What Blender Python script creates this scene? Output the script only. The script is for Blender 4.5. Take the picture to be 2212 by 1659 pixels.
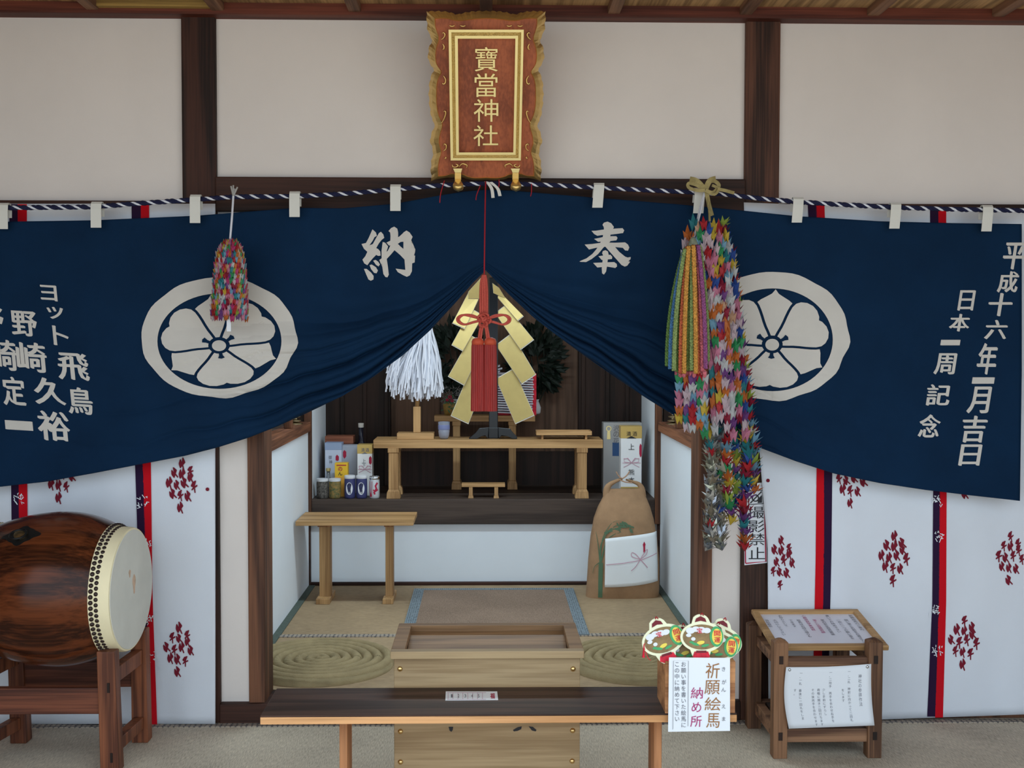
import bpy, bmesh, math, random
from mathutils import Vector, Matrix, noise

random.seed(11)
for o in list(bpy.data.objects):
    bpy.data.objects.remove(o)
S = bpy.context.scene
COL = S.collection
PI = math.pi

# ------------------------------------------------------------------ camera
F = 2520.0
CX, CY = 1106.0, 829.5
CAM = Vector((0.0, -3.8, 1.25))
ROT = (Matrix.Rotation(-math.atan(56 / F), 3, 'Z') @ Matrix.Rotation(PI / 2 - math.atan(95 / F), 3, 'X')
       @ Matrix.Rotation(0.0017, 3, 'Z'))
cd = bpy.data.cameras.new('camera')
cd.sensor_width = 36.0
cd.lens = 36.0 * F / 2212.0
cd.clip_start = 0.05
cam = bpy.data.objects.new('camera', cd)
COL.objects.link(cam)
cam.matrix_world = Matrix.Translation(CAM) @ ROT.to_4x4()
S.camera = cam

# ------------------------------------------------------------------ sky, sun, exposure
w = bpy.data.worlds.new('sky')
S.world = w
w.use_nodes = True
bg = w.node_tree.nodes['Background']
bg.inputs[0].default_value = (0.74, 0.88, 1.0, 1)
bg.inputs[1].default_value = 1.0
sl = bpy.data.lights.new('sun', 'SUN')
sl.energy = 2.2
sl.angle = 0.02
sl.color = (1.0, 0.93, 0.82)
so = bpy.data.objects.new('sun', sl)
COL.objects.link(so)
so.rotation_euler = (math.radians(-38), math.radians(16), 0)
S.view_settings.view_transform = 'Standard'
S.view_settings.look = 'None'
S.view_settings.exposure = 1.12
S.view_settings.gamma = 1.0
S.view_settings.use_curve_mapping = False


def ray(px, py):
    return ROT @ Vector(((px - CX) / F, -(py - CY) / F, -1.0))


def at(px, py, Y):
    d = ray(px, py)
    return CAM + d * ((Y - CAM.y) / d.y)


def atz(px, py, z):
    d = ray(px, py)
    return CAM + d * ((z - CAM.z) / d.z)


def lin(c):
    c = c / 255.0
    return c / 12.92 if c <= 0.04045 else ((c + 0.055) / 1.055) ** 2.4


def obs(r, g, b, k=0.5):
    return tuple(min(0.9, lin(v) / k) for v in (r, g, b))


# ------------------------------------------------------------------ materials
MATS = {}


def mat(name, col, rough=0.7, metal=0.0, spec=0.3, noise_amt=0.0, nscale=8.0, bump=0.0, bscale=60.0, trans=0.0, sheen=0.0,
        stretch=(1, 1, 1), col2=None):
    if name in MATS:
        return MATS[name]
    m = bpy.data.materials.new(name)
    m.use_nodes = True
    nt = m.node_tree
    p = nt.nodes['Principled BSDF']
    p.inputs['Base Color'].default_value = (*col, 1)
    p.inputs['Roughness'].default_value = rough
    p.inputs['Metallic'].default_value = metal
    p.inputs['Specular IOR Level'].default_value = spec
    if trans:
        p.inputs['Transmission Weight'].default_value = trans
    if sheen:
        p.inputs['Sheen Weight'].default_value = sheen
    if noise_amt or bump or col2:
        tc = nt.nodes.new('ShaderNodeTexCoord')
        mp = nt.nodes.new('ShaderNodeMapping')
        mp.inputs['Scale'].default_value = stretch
        nt.links.new(tc.outputs['Object'], mp.inputs['Vector'])
        if noise_amt or col2:
            n = nt.nodes.new('ShaderNodeTexNoise')
            n.inputs['Scale'].default_value = nscale
            n.inputs['Detail'].default_value = 5
            n.inputs['Roughness'].default_value = 0.6
            nt.links.new(mp.outputs[0], n.inputs['Vector'])
            r = nt.nodes.new('ShaderNodeValToRGB')
            a = noise_amt
            c2 = col2 if col2 else tuple(min(1, v * (1 + a)) for v in col)
            c1 = col if col2 else tuple(v * (1 - a) for v in col)
            r.color_ramp.elements[0].position = 0.32
            r.color_ramp.elements[0].color = (*c1, 1)
            r.color_ramp.elements[1].position = 0.68
            r.color_ramp.elements[1].color = (*c2, 1)
            nt.links.new(n.outputs['Fac'], r.inputs[0])
            nt.links.new(r.outputs[0], p.inputs['Base Color'])
        if bump:
            n2 = nt.nodes.new('ShaderNodeTexNoise')
            n2.inputs['Scale'].default_value = bscale
            n2.inputs['Detail'].default_value = 3
            nt.links.new(mp.outputs[0], n2.inputs['Vector'])
            b = nt.nodes.new('ShaderNodeBump')
            b.inputs['Strength'].default_value = bump
            b.inputs['Distance'].default_value = 0.004
            nt.links.new(n2.outputs['Fac'], b.inputs['Height'])
            nt.links.new(b.outputs[0], p.inputs['Normal'])
    MATS[name] = m
    return m


def wood(name, c1, c2, axis='x', rough=0.6, scale=1.0, rings=3.0, bump=0.15, spec=0.3):
    """plank wood: noise stretched along the grain plus wavy growth rings"""
    if name in MATS:
        return MATS[name]
    m = bpy.data.materials.new(name)
    m.use_nodes = True
    nt = m.node_tree
    p = nt.nodes['Principled BSDF']
    p.inputs['Roughness'].default_value = rough
    p.inputs['Specular IOR Level'].default_value = spec
    tc = nt.nodes.new('ShaderNodeTexCoord')
    mp = nt.nodes.new('ShaderNodeMapping')
    s = [14 * scale] * 3
    s['xyz'.index(axis)] = 0.9 * scale
    mp.inputs['Scale'].default_value = s
    nt.links.new(tc.outputs['Object'], mp.inputs['Vector'])
    n = nt.nodes.new('ShaderNodeTexNoise')
    n.inputs['Scale'].default_value = 1.0
    n.inputs['Detail'].default_value = 2
    nt.links.new(mp.outputs[0], n.inputs['Vector'])
    mul = nt.nodes.new('ShaderNodeMath')
    mul.operation = 'MULTIPLY'
    mul.inputs[1].default_value = rings * 6.28
    nt.links.new(n.outputs['Fac'], mul.inputs[0])
    sn = nt.nodes.new('ShaderNodeMath')
    sn.operation = 'SINE'
    nt.links.new(mul.outputs[0], sn.inputs[0])
    mp2 = nt.nodes.new('ShaderNodeMapping')
    s2 = [160 * scale] * 3
    s2['xyz'.index(axis)] = 4 * scale
    mp2.inputs['Scale'].default_value = s2
    nt.links.new(tc.outputs['Object'], mp2.inputs['Vector'])
    n2 = nt.nodes.new('ShaderNodeTexNoise')
    n2.inputs['Scale'].default_value = 1.0
    n2.inputs['Detail'].default_value = 4
    nt.links.new(mp2.outputs[0], n2.inputs['Vector'])
    a = nt.nodes.new('ShaderNodeMath')
    a.operation = 'MULTIPLY_ADD'
    a.inputs[1].default_value = 0.22
    nt.links.new(sn.outputs[0], a.inputs[0])
    nt.links.new(n2.outputs['Fac'], a.inputs[2])
    r = nt.nodes.new('ShaderNodeValToRGB')
    r.color_ramp.elements[0].position = 0.25
    r.color_ramp.elements[0].color = (*c1, 1)
    r.color_ramp.elements[1].position = 0.75
    r.color_ramp.elements[1].color = (*c2, 1)
    nt.links.new(a.outputs[0], r.inputs[0])
    nt.links.new(r.outputs[0], p.inputs['Base Color'])
    if bump:
        b = nt.nodes.new('ShaderNodeBump')
        b.inputs['Strength'].default_value = bump
        b.inputs['Distance'].default_value = 0.002
        nt.links.new(a.outputs[0], b.inputs['Height'])
        nt.links.new(b.outputs[0], p.inputs['Normal'])
    MATS[name] = m
    return m


def weave(name, c1, c2, sx=(400, 30, 30), rough=0.8, bump=0.3):
    """rush matting: fine stripes across the weave plus soft patches"""
    m = bpy.data.materials.new(name)
    m.use_nodes = True
    nt = m.node_tree
    p = nt.nodes['Principled BSDF']
    p.inputs['Roughness'].default_value = rough
    p.inputs['Specular IOR Level'].default_value = 0.25
    tc = nt.nodes.new('ShaderNodeTexCoord')
    mp = nt.nodes.new('ShaderNodeMapping')
    mp.inputs['Scale'].default_value = sx
    nt.links.new(tc.outputs['Object'], mp.inputs['Vector'])
    n = nt.nodes.new('ShaderNodeTexNoise')
    n.inputs['Scale'].default_value = 1.0
    n.inputs['Detail'].default_value = 3
    nt.links.new(mp.outputs[0], n.inputs['Vector'])
    n3 = nt.nodes.new('ShaderNodeTexNoise')
    n3.inputs['Scale'].default_value = 3.0
    nt.links.new(tc.outputs['Object'], n3.inputs['Vector'])
    a = nt.nodes.new('ShaderNodeMath')
    a.operation = 'MULTIPLY_ADD'
    a.inputs[1].default_value = 0.6
    nt.links.new(n3.outputs['Fac'], a.inputs[0])
    nt.links.new(n.outputs['Fac'], a.inputs[2])
    r = nt.nodes.new('ShaderNodeValToRGB')
    r.color_ramp.elements[0].position = 0.45
    r.color_ramp.elements[0].color = (*c1, 1)
    r.color_ramp.elements[1].position = 1.1 if False else 1.0
    r.color_ramp.elements[1].color = (*c2, 1)
    nt.links.new(a.outputs[0], r.inputs[0])
    nt.links.new(r.outputs[0], p.inputs['Base Color'])
    b = nt.nodes.new('ShaderNodeBump')
    b.inputs['Strength'].default_value = bump
    b.inputs['Distance'].default_value = 0.002
    nt.links.new(n.outputs['Fac'], b.inputs['Height'])
    nt.links.new(b.outputs[0], p.inputs['Normal'])
    MATS[name] = m
    return m


def brocade(name, c1, c2, scale=60.0):
    """woven border: small check of two thread colours"""
    m = bpy.data.materials.new(name)
    m.use_nodes = True
    nt = m.node_tree
    p = nt.nodes['Principled BSDF']
    p.inputs['Roughness'].default_value = 0.8
    tc = nt.nodes.new('ShaderNodeTexCoord')
    v = nt.nodes.new('ShaderNodeTexVoronoi')
    v.inputs['Scale'].default_value = scale
    v.inputs['Randomness'].default_value = 0.25
    nt.links.new(tc.outputs['Object'], v.inputs['Vector'])
    r = nt.nodes.new('ShaderNodeValToRGB')
    r.color_ramp.interpolation = 'CONSTANT'
    r.color_ramp.elements[0].color = (*c2, 1)
    r.color_ramp.elements[1].position = 0.42
    r.color_ramp.elements[1].color = (*c1, 1)
    nt.links.new(v.outputs['Distance'], r.inputs[0])
    nt.links.new(r.outputs[0], p.inputs['Base Color'])
    MATS[name] = m
    return m


M_plaster = mat('plaster', (0.78, 0.705, 0.655), 0.9, noise_amt=0.03, nscale=3, bump=0.05, bscale=200)
M_plaster2 = mat('plaster_cool', (0.80, 0.845, 0.89), 0.9, noise_amt=0.02, nscale=3)
M_post = wood('post_wood', obs(22, 11, 7), obs(48, 26, 18), 'z', 0.65)
M_beam = wood('beam_wood', obs(50, 20, 13), obs(80, 38, 25), 'x', 0.6)
M_lintel = wood('lintel_wood', obs(25, 13, 9), obs(48, 27, 19), 'x', 0.65)
M_jamb = wood('jamb_wood', obs(50, 30, 20), obs(88, 56, 38), 'z', 0.6)
M_rail = wood('rail_wood', obs(66, 40, 28), obs(112, 72, 50), 'y', 0.6)
M_ceil = wood('ceiling_board', obs(92, 70, 46), obs(136, 108, 74), 'y', 0.75)
M_rafter = wood('rafter_wood', obs(60, 40, 30), obs(96, 68, 50), 'y', 0.7)
M_yellow = wood('yellow_wood', obs(88, 68, 34), obs(122, 98, 52), 'x', 0.7)
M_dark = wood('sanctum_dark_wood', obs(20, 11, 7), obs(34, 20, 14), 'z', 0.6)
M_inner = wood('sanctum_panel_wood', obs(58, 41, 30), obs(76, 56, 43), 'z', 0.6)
M_plat = wood('platform_wood', obs(38, 30, 26), obs(56, 46, 40), 'x', 0.6)
M_hinoki = wood('hinoki_wood', obs(112, 84, 52), obs(146, 115, 78), 'x', 0.55, rings=2)
M_hinokiz = wood('hinoki_wood_upright', obs(108, 80, 50), obs(144, 113, 76), 'z', 0.55, rings=2)
M_box = wood('offering_box_wood', obs(112, 92, 66), obs(132, 112, 84), 'x', 0.5, rings=3, scale=1.2)
M_boxd = wood('offering_box_top_wood', obs(92, 68, 46), obs(120, 92, 64), 'x', 0.5, rings=3)
M_bench = wood('bench_top_wood', obs(38, 25, 20), obs(62, 43, 35), 'x', 0.5, spec=0.2)
M_benche = wood('bench_edge_wood', obs(138, 98, 62), obs(170, 126, 86), 'x', 0.6)
M_benchl = wood('bench_leg_wood', obs(96, 62, 40), obs(138, 94, 62), 'z', 0.6)
M_stand = wood('stand_wood', obs(58, 38, 26), obs(104, 74, 52), 'z', 0.65)
M_standx = wood('stand_rail_wood', obs(66, 44, 32), obs(112, 82, 60), 'x', 0.65)
M_drumst = wood('drum_stand_wood', obs(62, 32, 20), obs(104, 60, 38), 'z', 0.5)
M_drumstx = wood('drum_stand_rail_wood', obs(50, 24, 16), obs(88, 48, 32), 'x', 0.5)
M_drum = wood('drum_wood', obs(34, 15, 8), obs(74, 36, 18), 'x', 0.2, scale=0.9, rings=3, bump=0.02, spec=0.22)
M_skin = mat('drum_skin', obs(180, 168, 138), 0.7, noise_amt=0.06, nscale=6)
M_skin2 = mat('drum_skin_face', obs(160, 158, 150), 0.75, noise_amt=0.05, nscale=9)
M_scuff = mat('drum_skin_scuff', obs(152, 128, 108), 0.8, noise_amt=0.2, nscale=40)
M_tack = mat('iron_tack', (0.035, 0.02, 0.016), 0.4, 0.4, 0.5)
M_iron = mat('black_iron', (0.02, 0.02, 0.02), 0.45, 0.6)
M_brass = mat('brass', (0.75, 0.52, 0.22), 0.3, 1.0)
M_oldbrass = mat('aged_brass', (0.42, 0.34, 0.2), 0.38, 1.0, noise_amt=0.2, nscale=60)
M_gold = mat('gold_leaf', (0.86, 0.60, 0.22), 0.36, 0.85, 0.5, bump=0.15, bscale=90)
M_goldb = mat('gold_leaf_bright', (0.95, 0.78, 0.36), 0.42, 0.6, 0.5)
M_golddot = mat('gold_leaf_stippled', (0.86, 0.62, 0.22), 0.3, 0.8, 0.5, bump=1.0, bscale=420)
M_plaque = wood('plaque_wood', obs(96, 48, 30), obs(128, 68, 42), 'z', 0.5, rings=2)
M_navy = mat('navy_cotton', (0.0034, 0.0205, 0.056), 0.85, 0, 0.12, noise_amt=0.12, nscale=5, bump=0.2, bscale=900)
M_print = mat('undyed_cotton', (0.62, 0.58, 0.53), 0.9, 0, 0.1, noise_amt=0.04, nscale=8)
M_tab = mat('loop_cotton', (0.72, 0.70, 0.64), 0.9, 0, 0.1)
M_banner = mat('white_cotton', (0.74, 0.77, 0.83), 0.9, 0, 0.1, noise_amt=0.02, nscale=4, bump=0.1, bscale=700)
M_red = mat('red_cotton', obs(148, 12, 22), 0.85, 0, 0.1)
M_navystr = mat('dark_navy_cotton', obs(30, 16, 38), 0.85, 0, 0.1)
M_maroon = mat('maroon_dye', obs(88, 22, 34), 0.85, 0, 0.1)
M_white = mat('white_paper', (0.80, 0.82, 0.86), 0.7, 0, 0.2)
M_whitestr = mat('white_strand', (0.75, 0.76, 0.82), 0.8, 0, 0.2)
M_darkstr = mat('navy_strand', (0.014, 0.016, 0.05), 0.8, 0, 0.2)
M_ink = mat('black_ink', (0.03, 0.03, 0.035), 0.7)
M_inkgrey = mat('grey_ink', (0.16, 0.16, 0.19), 0.7)
M_inkred = mat('red_ink', (0.45, 0.02, 0.06), 0.7)
M_inkgold = mat('gold_brown_ink', (0.34, 0.15, 0.05), 0.5)
M_inkmag = mat('magenta_ink', (0.42, 0.03, 0.16), 0.6)
M_pink = mat('pink_ribbon_print', (0.62, 0.36, 0.44), 0.7)
M_tatami = weave('tatami', obs(90, 75, 57), obs(132, 113, 88), (40, 420, 40))
M_tatamih = weave('tatami_hall', obs(106, 97, 86), obs(158, 148, 132), (420, 40, 40))
M_goza = weave('goza_mat', obs(80, 66, 55), obs(112, 94, 80), (420, 40, 40))
M_heri = brocade('border_brocade', obs(92, 102, 107), obs(50, 54, 60), 110)
M_heri2 = brocade('dark_border_brocade', obs(70, 66, 66), obs(126, 116, 104), 60)
M_herig = mat('green_border', obs(60, 68, 62), 0.85, noise_amt=0.15, nscale=60)
M_straw = mat('woven_straw', obs(112, 99, 72), 0.85, noise_amt=0.16, nscale=12, bump=0.4, bscale=260)
M_cordred = mat('red_cord', obs(140, 58, 48), 0.75, noise_amt=0.18, nscale=300)
M_cordthin = mat('dark_red_cord', obs(120, 20, 28), 0.7)
M_tassel = mat('red_silk', obs(114, 28, 24), 0.55, 0, 0.4, noise_amt=0.25, nscale=14, stretch=(30, 30, 1))
M_tasselcap = mat('tassel_cap', obs(146, 58, 36), 0.6)
M_goldpl = mat('gold_card', (0.50, 0.375, 0.135), 0.38, 0.5, 0.5, noise_amt=0.05, nscale=20)
M_cardedge = mat('card_edge', (0.76, 0.74, 0.66), 0.6)
M_lacq = mat('black_lacquer', (0.006, 0.008, 0.011), 0.22, 0, 0.35)
M_streamer = mat('streamer_paper', (0.82, 0.84, 0.92), 0.75, 0, 0.2)
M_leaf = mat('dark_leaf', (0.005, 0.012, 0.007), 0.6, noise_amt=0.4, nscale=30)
M_leafg = mat('green_leaf', (0.05, 0.14, 0.06), 0.5)
M_kraft = mat('kraft_paper', obs(118, 92, 68), 0.85, noise_amt=0.14, nscale=14, bump=0.25, bscale=45)
M_glass = mat('clear_glass', (0.95, 0.97, 0.97), 0.02, 0, 0.5, trans=1.0)
M_steel = mat('shiny_steel', (0.62, 0.64, 0.66), 0.25, 1.0)
M_silver = mat('silver_card', (0.38, 0.38, 0.38), 0.45, 0.3)
M_ground = mat('outside_gravel', (0.52, 0.45, 0.36), 0.95, noise_amt=0.15, nscale=10)


# ------------------------------------------------------------------ mesh helper
class MB:
    def __init__(s):
        s.v, s.f = [], []

    def add(s, vs, fs):
        b = len(s.v)
        s.v += [Vector(v) for v in vs]
        s.f += [tuple(b + i for i in f) for f in fs]
        return s

    def box(s, x0, x1, y0, y1, z0, z1):
        return s.add([(x0, y0, z0), (x1, y0, z0), (x1, y1, z0), (x0, y1, z0), (x0, y0, z1), (x1, y0, z1), (x1, y1, z1), (x0, y1, z1)],
                     [(0, 3, 2, 1), (4, 5, 6, 7), (0, 1, 5, 4), (1, 2, 6, 5), (2, 3, 7, 6), (3, 0, 4, 7)])

    def beam(s, a, b, wx, wy, wx2=None, wy2=None):
        """upright or slanted post: rectangle in x/y at both ends"""
        a, b = Vector(a), Vector(b)
        wx2 = wx if wx2 is None else wx2
        wy2 = wy if wy2 is None else wy2
        vs = [a + Vector((i * wx / 2, j * wy / 2, 0)) for i, j in ((-1, -1), (1, -1), (1, 1), (-1, 1))]
        vs += [b + Vector((i * wx2 / 2, j * wy2 / 2, 0)) for i, j in ((-1, -1), (1, -1), (1, 1), (-1, 1))]
        return s.add(vs, [(0, 3, 2, 1), (4, 5, 6, 7), (0, 1, 5, 4), (1, 2, 6, 5), (2, 3, 7, 6), (3, 0, 4, 7)])

    def tube(s, pts, r, seg=8, close=False, cap=True):
        pts = [Vector(p) for p in pts]
        n = len(pts)
        rr = r if isinstance(r, (list, tuple)) else [r] * n
        base = len(s.v)
        prev = None
        for i, p in enumerate(pts):
            if close:
                t = pts[(i + 1) % n] - pts[(i - 1) % n]
            else:
                t = pts[min(i + 1, n - 1)] - pts[max(i - 1, 0)]
            if t.length < 1e-9:
                t = Vector((0, 0, 1))
            t.normalize()
            if prev is None:
                ref = Vector((0, 0, 1)) if abs(t.z) < 0.9 else Vector((0, 1, 0))
                nx = t.cross(ref).normalized()
            else:
                nx = (prev - t * prev.dot(t))
                nx = nx.normalized() if nx.length > 1e-6 else t.orthogonal().normalized()
            prev = nx
            ny = t.cross(nx)
            for k in range(seg):
                a = 2 * PI * k / seg
                s.v.append(p + (nx * math.cos(a) + ny * math.sin(a)) * rr[i])
        m = n if close else n - 1
        for i in range(m):
            for k in range(seg):
                a = base + i * seg + k
                b = base + i * seg + (k + 1) % seg
                c = base + ((i + 1) % n) * seg + (k + 1) % seg
                d = base + ((i + 1) % n) * seg + k
                s.f.append((a, b, c, d))
        if cap and not close:
            s.f.append(tuple(base + k for k in reversed(range(seg))))
            s.f.append(tuple(base + (n - 1) * seg + k for k in range(seg)))
        return s

    def lathe(s, prof, c, seg=24, M=None, sx=1.0, sy=1.0):
        """profile of (radius, height) turned about z at c; M places it"""
        c = Vector(c)
        base = len(s.v)
        for r, z in prof:
            for k in range(seg):
                a = 2 * PI * k / seg
                p = Vector((r * math.cos(a) * sx, r * math.sin(a) * sy, z))
                if M is not None:
                    p = M @ p
                s.v.append(p + c)
        for i in range(len(prof) - 1):
            for k in range(seg):
                s.f.append((base + i * seg + k, base + i * seg + (k + 1) % seg, base + (i + 1) * seg + (k + 1) % seg, base + (i + 1) * seg + k))
        s.f.append(tuple(base + k for k in reversed(range(seg))))
        s.f.append(tuple(base + (len(prof) - 1) * seg + k for k in range(seg)))
        return s

    def loft(s, rings, cap=True):
        base = len(s.v)
        n = len(rings[0])
        for r in rings:
            s.v += [Vector(p) for p in r]
        for i in range(len(rings) - 1):
            for k in range(n):
                s.f.append((base + i * n + k, base + i * n + (k + 1) % n, base + (i + 1) * n + (k + 1) % n, base + (i + 1) * n + k))
        if cap:
            s.f.append(tuple(base + k for k in reversed(range(n))))
            s.f.append(tuple(base + (len(rings) - 1) * n + k for k in range(n)))
        return s

    def slab(s, front, back):
        """solid between two matching outlines"""
        return s.loft([front, back])

    def grid(s, rows):
        base = len(s.v)
        n = len(rows[0])
        for r in rows:
            s.v += [Vector(p) for p in r]
        for i in range(len(rows) - 1):
            for k in range(n - 1):
                s.f.append((base + i * n + k, base + i * n + k + 1, base + (i + 1) * n + k + 1, base + (i + 1) * n + k))
        return s


def tag(o, label=None, cat=None, group=None, kind=None):
    if label:
        o['label'] = label
    if cat:
        o['category'] = cat
    if group:
        o['group'] = group
    if kind:
        o['kind'] = kind
    return o


def world_loc(o):
    p = Vector((0, 0, 0))
    while o:
        p += Vector(o.location)
        o = o.parent
    return p


def make(name, mb, m, parent=None, bevel=0.0, smooth=False, solid=0.0, loc=None, tri=False, fix=True):
    me = bpy.data.meshes.new(name)
    off = world_loc(parent) if parent else Vector((0, 0, 0))
    if loc is not None:
        off = off + (Vector(loc) - off)
    me.from_pydata([tuple(v - off) for v in mb.v], [], mb.f)
    bm = bmesh.new()
    bm.from_mesh(me)
    if tri:
        bmesh.ops.triangulate(bm, faces=bm.faces)
    if fix:
        bmesh.ops.recalc_face_normals(bm, faces=bm.faces)
    bm.to_mesh(me)
    bm.free()
    me.materials.append(m)
    o = bpy.data.objects.new(name, me)
    COL.objects.link(o)
    if parent:
        o.parent = parent
        if loc is not None:
            o.location = Vector(loc) - world_loc(parent)
    elif loc is not None:
        o.location = loc
    if smooth:
        for p in me.polygons:
            p.use_smooth = True
        if smooth == 'auto':
            try:
                me.set_sharp_from_angle(angle=math.radians(40))
            except Exception:
                pass
    if solid:
        md = o.modifiers.new('solid', 'SOLIDIFY')
        md.thickness = solid
        md.offset = 1
    if bevel:
        md = o.modifiers.new('bevel', 'BEVEL')
        md.width = bevel
        md.segments = 2
        md.limit_method = 'ANGLE'
    return o


def thing(name, label, cat, loc, group=None):
    o = bpy.data.objects.new(name, None)
    o.empty_display_size = 0.05
    COL.objects.link(o)
    o.location = loc
    return tag(o, label, cat, group)


def copy_tree(o, parent=None):
    c = o.copy()
    COL.objects.link(c)
    if parent:
        c.parent = parent
    for ch in list(o.children):
        copy_tree(ch, c)
    return c


def struct(name, mb, m, bevel=0.0, **k):
    return tag(make(name, mb, m, bevel=bevel, **k), kind='structure')


# ------------------------------------------------------------------ lettering
GL = {}
FC = bpy.data.curves.new('lettering', 'FONT')
FO = bpy.data.objects.new('lettering', FC)


def glyph(ch, bold=0.0, res=3):
    key = (ch, bold)
    if key in GL:
        return GL[key]
    FC.body = ch
    FC.resolution_u = res
    FC.offset = bold
    me = bpy.data.meshes.new_from_object(FO)
    vs = [(v.co.x, v.co.y) for v in me.vertices]
    fs = [tuple(p.vertices) for p in me.polygons]
    bpy.data.meshes.remove(me)
    if not vs:
        vs = [(0, 0)]
    xs = [v[0] for v in vs]
    ys = [v[1] for v in vs]
    GL[key] = (vs, fs, (min(xs), max(xs), min(ys), max(ys)))
    return GL[key]


def put_glyph(out, ch, cx, cy, wd, ht, rot=0.0, shear=0.0, bold=0.0, em=False):
    """add one character, centre cx,cy in picture-plane units (y down), fitted to wd x ht; em=True keeps the type body.
    bold thickens the strokes as a slanted brush would: copies slid along a short nib line"""
    vs, fs, (x0, x1, y0, y1) = glyph(ch)
    if em:
        x0, x1, y0, y1 = 0.0, 1.0, -0.12, 0.88
    ca, sa = math.cos(rot), math.sin(rot)
    nib = [(0, 0)]
    if bold > 0.012:
        n = 4 if bold > 0.02 else 2
        nib = [(bold * (2 * i / n - 1), bold * 0.5 * (2 * i / n - 1)) for i in range(n + 1)]
        if bold > 0.03:
            nib += [(q[0] * 0.6, q[1] - bold * 0.45) for q in nib[1:-1]]
    mx, my = (wd - 2 * bold * wd) / wd, (ht - bold * ht) / ht
    for k, (nx, ny) in enumerate(nib):
        b = len(out[0])
        for x, y in vs:
            a = ((x - x0) / max(1e-6, x1 - x0) - 0.5) * wd * mx + nx * wd
            c = -((y - y0) / max(1e-6, y1 - y0) - 0.5) * ht * my + ny * ht * (1 if ht > wd * 0.5 else 0.25 * wd / ht)
            a += shear * c
            out[0].append((cx + a * ca - c * sa, cy + a * sa + c * ca, k))
        out[1].extend(tuple(b + i for i in f) for f in fs)


def put_poly(out, pts):
    b = len(out[0])
    k = len(out[1]) % 9
    out[0].extend((p[0], p[1], k) for p in pts)
    out[1].append(tuple(range(b, b + len(pts))))


def put_line(out, pts, wd, taper=False):
    n = len(pts)
    L, R = [], []
    for i, (x, y) in enumerate(pts):
        x0, y0 = pts[max(0, i - 1)]
        x1, y1 = pts[min(n - 1, i + 1)]
        dx, dy = x1 - x0, y1 - y0
        l = math.hypot(dx, dy) or 1
        h = wd / 2 * ((1 - 0.8 * i / (n - 1)) if taper else 1)
        L.append((x - dy / l * h, y + dx / l * h))
        R.append((x + dy / l * h, y - dx / l * h))
    for i in range(n - 1):
        put_poly(out, [L[i], L[i + 1], R[i + 1], R[i]])


def ellipse(cx, cy, rx, ry, n=32, rot=0.0):
    r = []
    for i in range(n):
        a = 2 * PI * i / n
        x, y = rx * math.cos(a), ry * math.sin(a)
        r.append((cx + x * math.cos(rot) - y * math.sin(rot), cy + x * math.sin(rot) + y * math.cos(rot)))
    return r


def put_ring(out, o, i):
    n = len(o)
    for k in range(n):
        put_poly(out, [o[k], o[(k + 1) % n], i[(k + 1) % n], i[k]])


def decal(name, out, fn, m, parent, cut=0.0, label=None):
    """printed marks: flat shapes mapped by fn(u, v) onto the thing's own surface"""
    bm = bmesh.new()
    vs = [bm.verts.new((p[0], p[1], p[2] if len(p) > 2 else 0)) for p in out[0]]
    for f in out[1]:
        try:
            bm.faces.new([vs[i] for i in f])
        except ValueError:
            pass
    if cut:
        bmesh.ops.triangulate(bm, faces=[f for f in bm.faces if len(f.verts) > 4])
        xs = [v.co.x for v in bm.verts]
        ys = [v.co.y for v in bm.verts]
        for k, lo, hi in ((0, min(xs), max(xs)), (1, min(ys), max(ys))):
            c = lo + cut
            while c < hi:
                co = [0, 0, 0]
                no = [0, 0, 0]
                co[k] = c
                no[k] = 1
                bmesh.ops.bisect_plane(bm, geom=bm.verts[:] + bm.edges[:] + bm.faces[:], plane_co=co, plane_no=no, dist=1e-4)
                c += cut
    loose = [v for v in bm.verts if not v.link_faces]
    bmesh.ops.delete(bm, geom=loose, context='VERTS')
    for v in bm.verts:      # overlapping brush strokes lie a hair above one another
        k = v.co.z
        p = fn(v.co.x, v.co.y)
        v.co = p + (CAM - p).normalized() * k * 0.00012
    for f in bm.faces:
        f.normal_update()
        if f.normal.dot(CAM - f.calc_center_median()) < 0:
            f.normal_flip()
    off = world_loc(parent)
    me = bpy.data.meshes.new(name)
    for v in bm.verts:
        v.co -= off
    bm.to_mesh(me)
    bm.free()
    me.materials.append(m)
    o = bpy.data.objects.new(name, me)
    COL.objects.link(o)
    o.parent = parent
    if label:
        o['label'] = label
    return o


def interp(pts, x):
    if x <= pts[0][0]:
        a, b = pts[0], pts[1]
    elif x >= pts[-1][0]:
        a, b = pts[-2], pts[-1]
    else:
        for i in range(len(pts) - 1):
            if pts[i][0] <= x <= pts[i + 1][0]:
                a, b = pts[i], pts[i + 1]
                break
    return a[1] + (b[1] - a[1]) * (x - a[0]) / (b[0] - a[0])


def smooth_pts(pts, n=8):
    """Catmull-Rom through points"""
    P = [Vector(p) for p in pts]
    out = []
    for i in range(len(P) - 1):
        p0, p1, p2, p3 = P[max(0, i - 1)], P[i], P[i + 1], P[min(len(P) - 1, i + 2)]
        for k in range(n):
            t = k / n
            out.append(0.5 * ((2 * p1) + (p2 - p0) * t + (2 * p0 - 5 * p1 + 4 * p2 - p3) * t * t + (3 * p1 - p0 - 3 * p2 + p3) * t ** 3))
    out.append(P[-1])
    return out


def X_(px, d):
    return at(px, 900, d - 3.8).x


def Z_(py, d):
    return at(1050, py, d - 3.8).z


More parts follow.
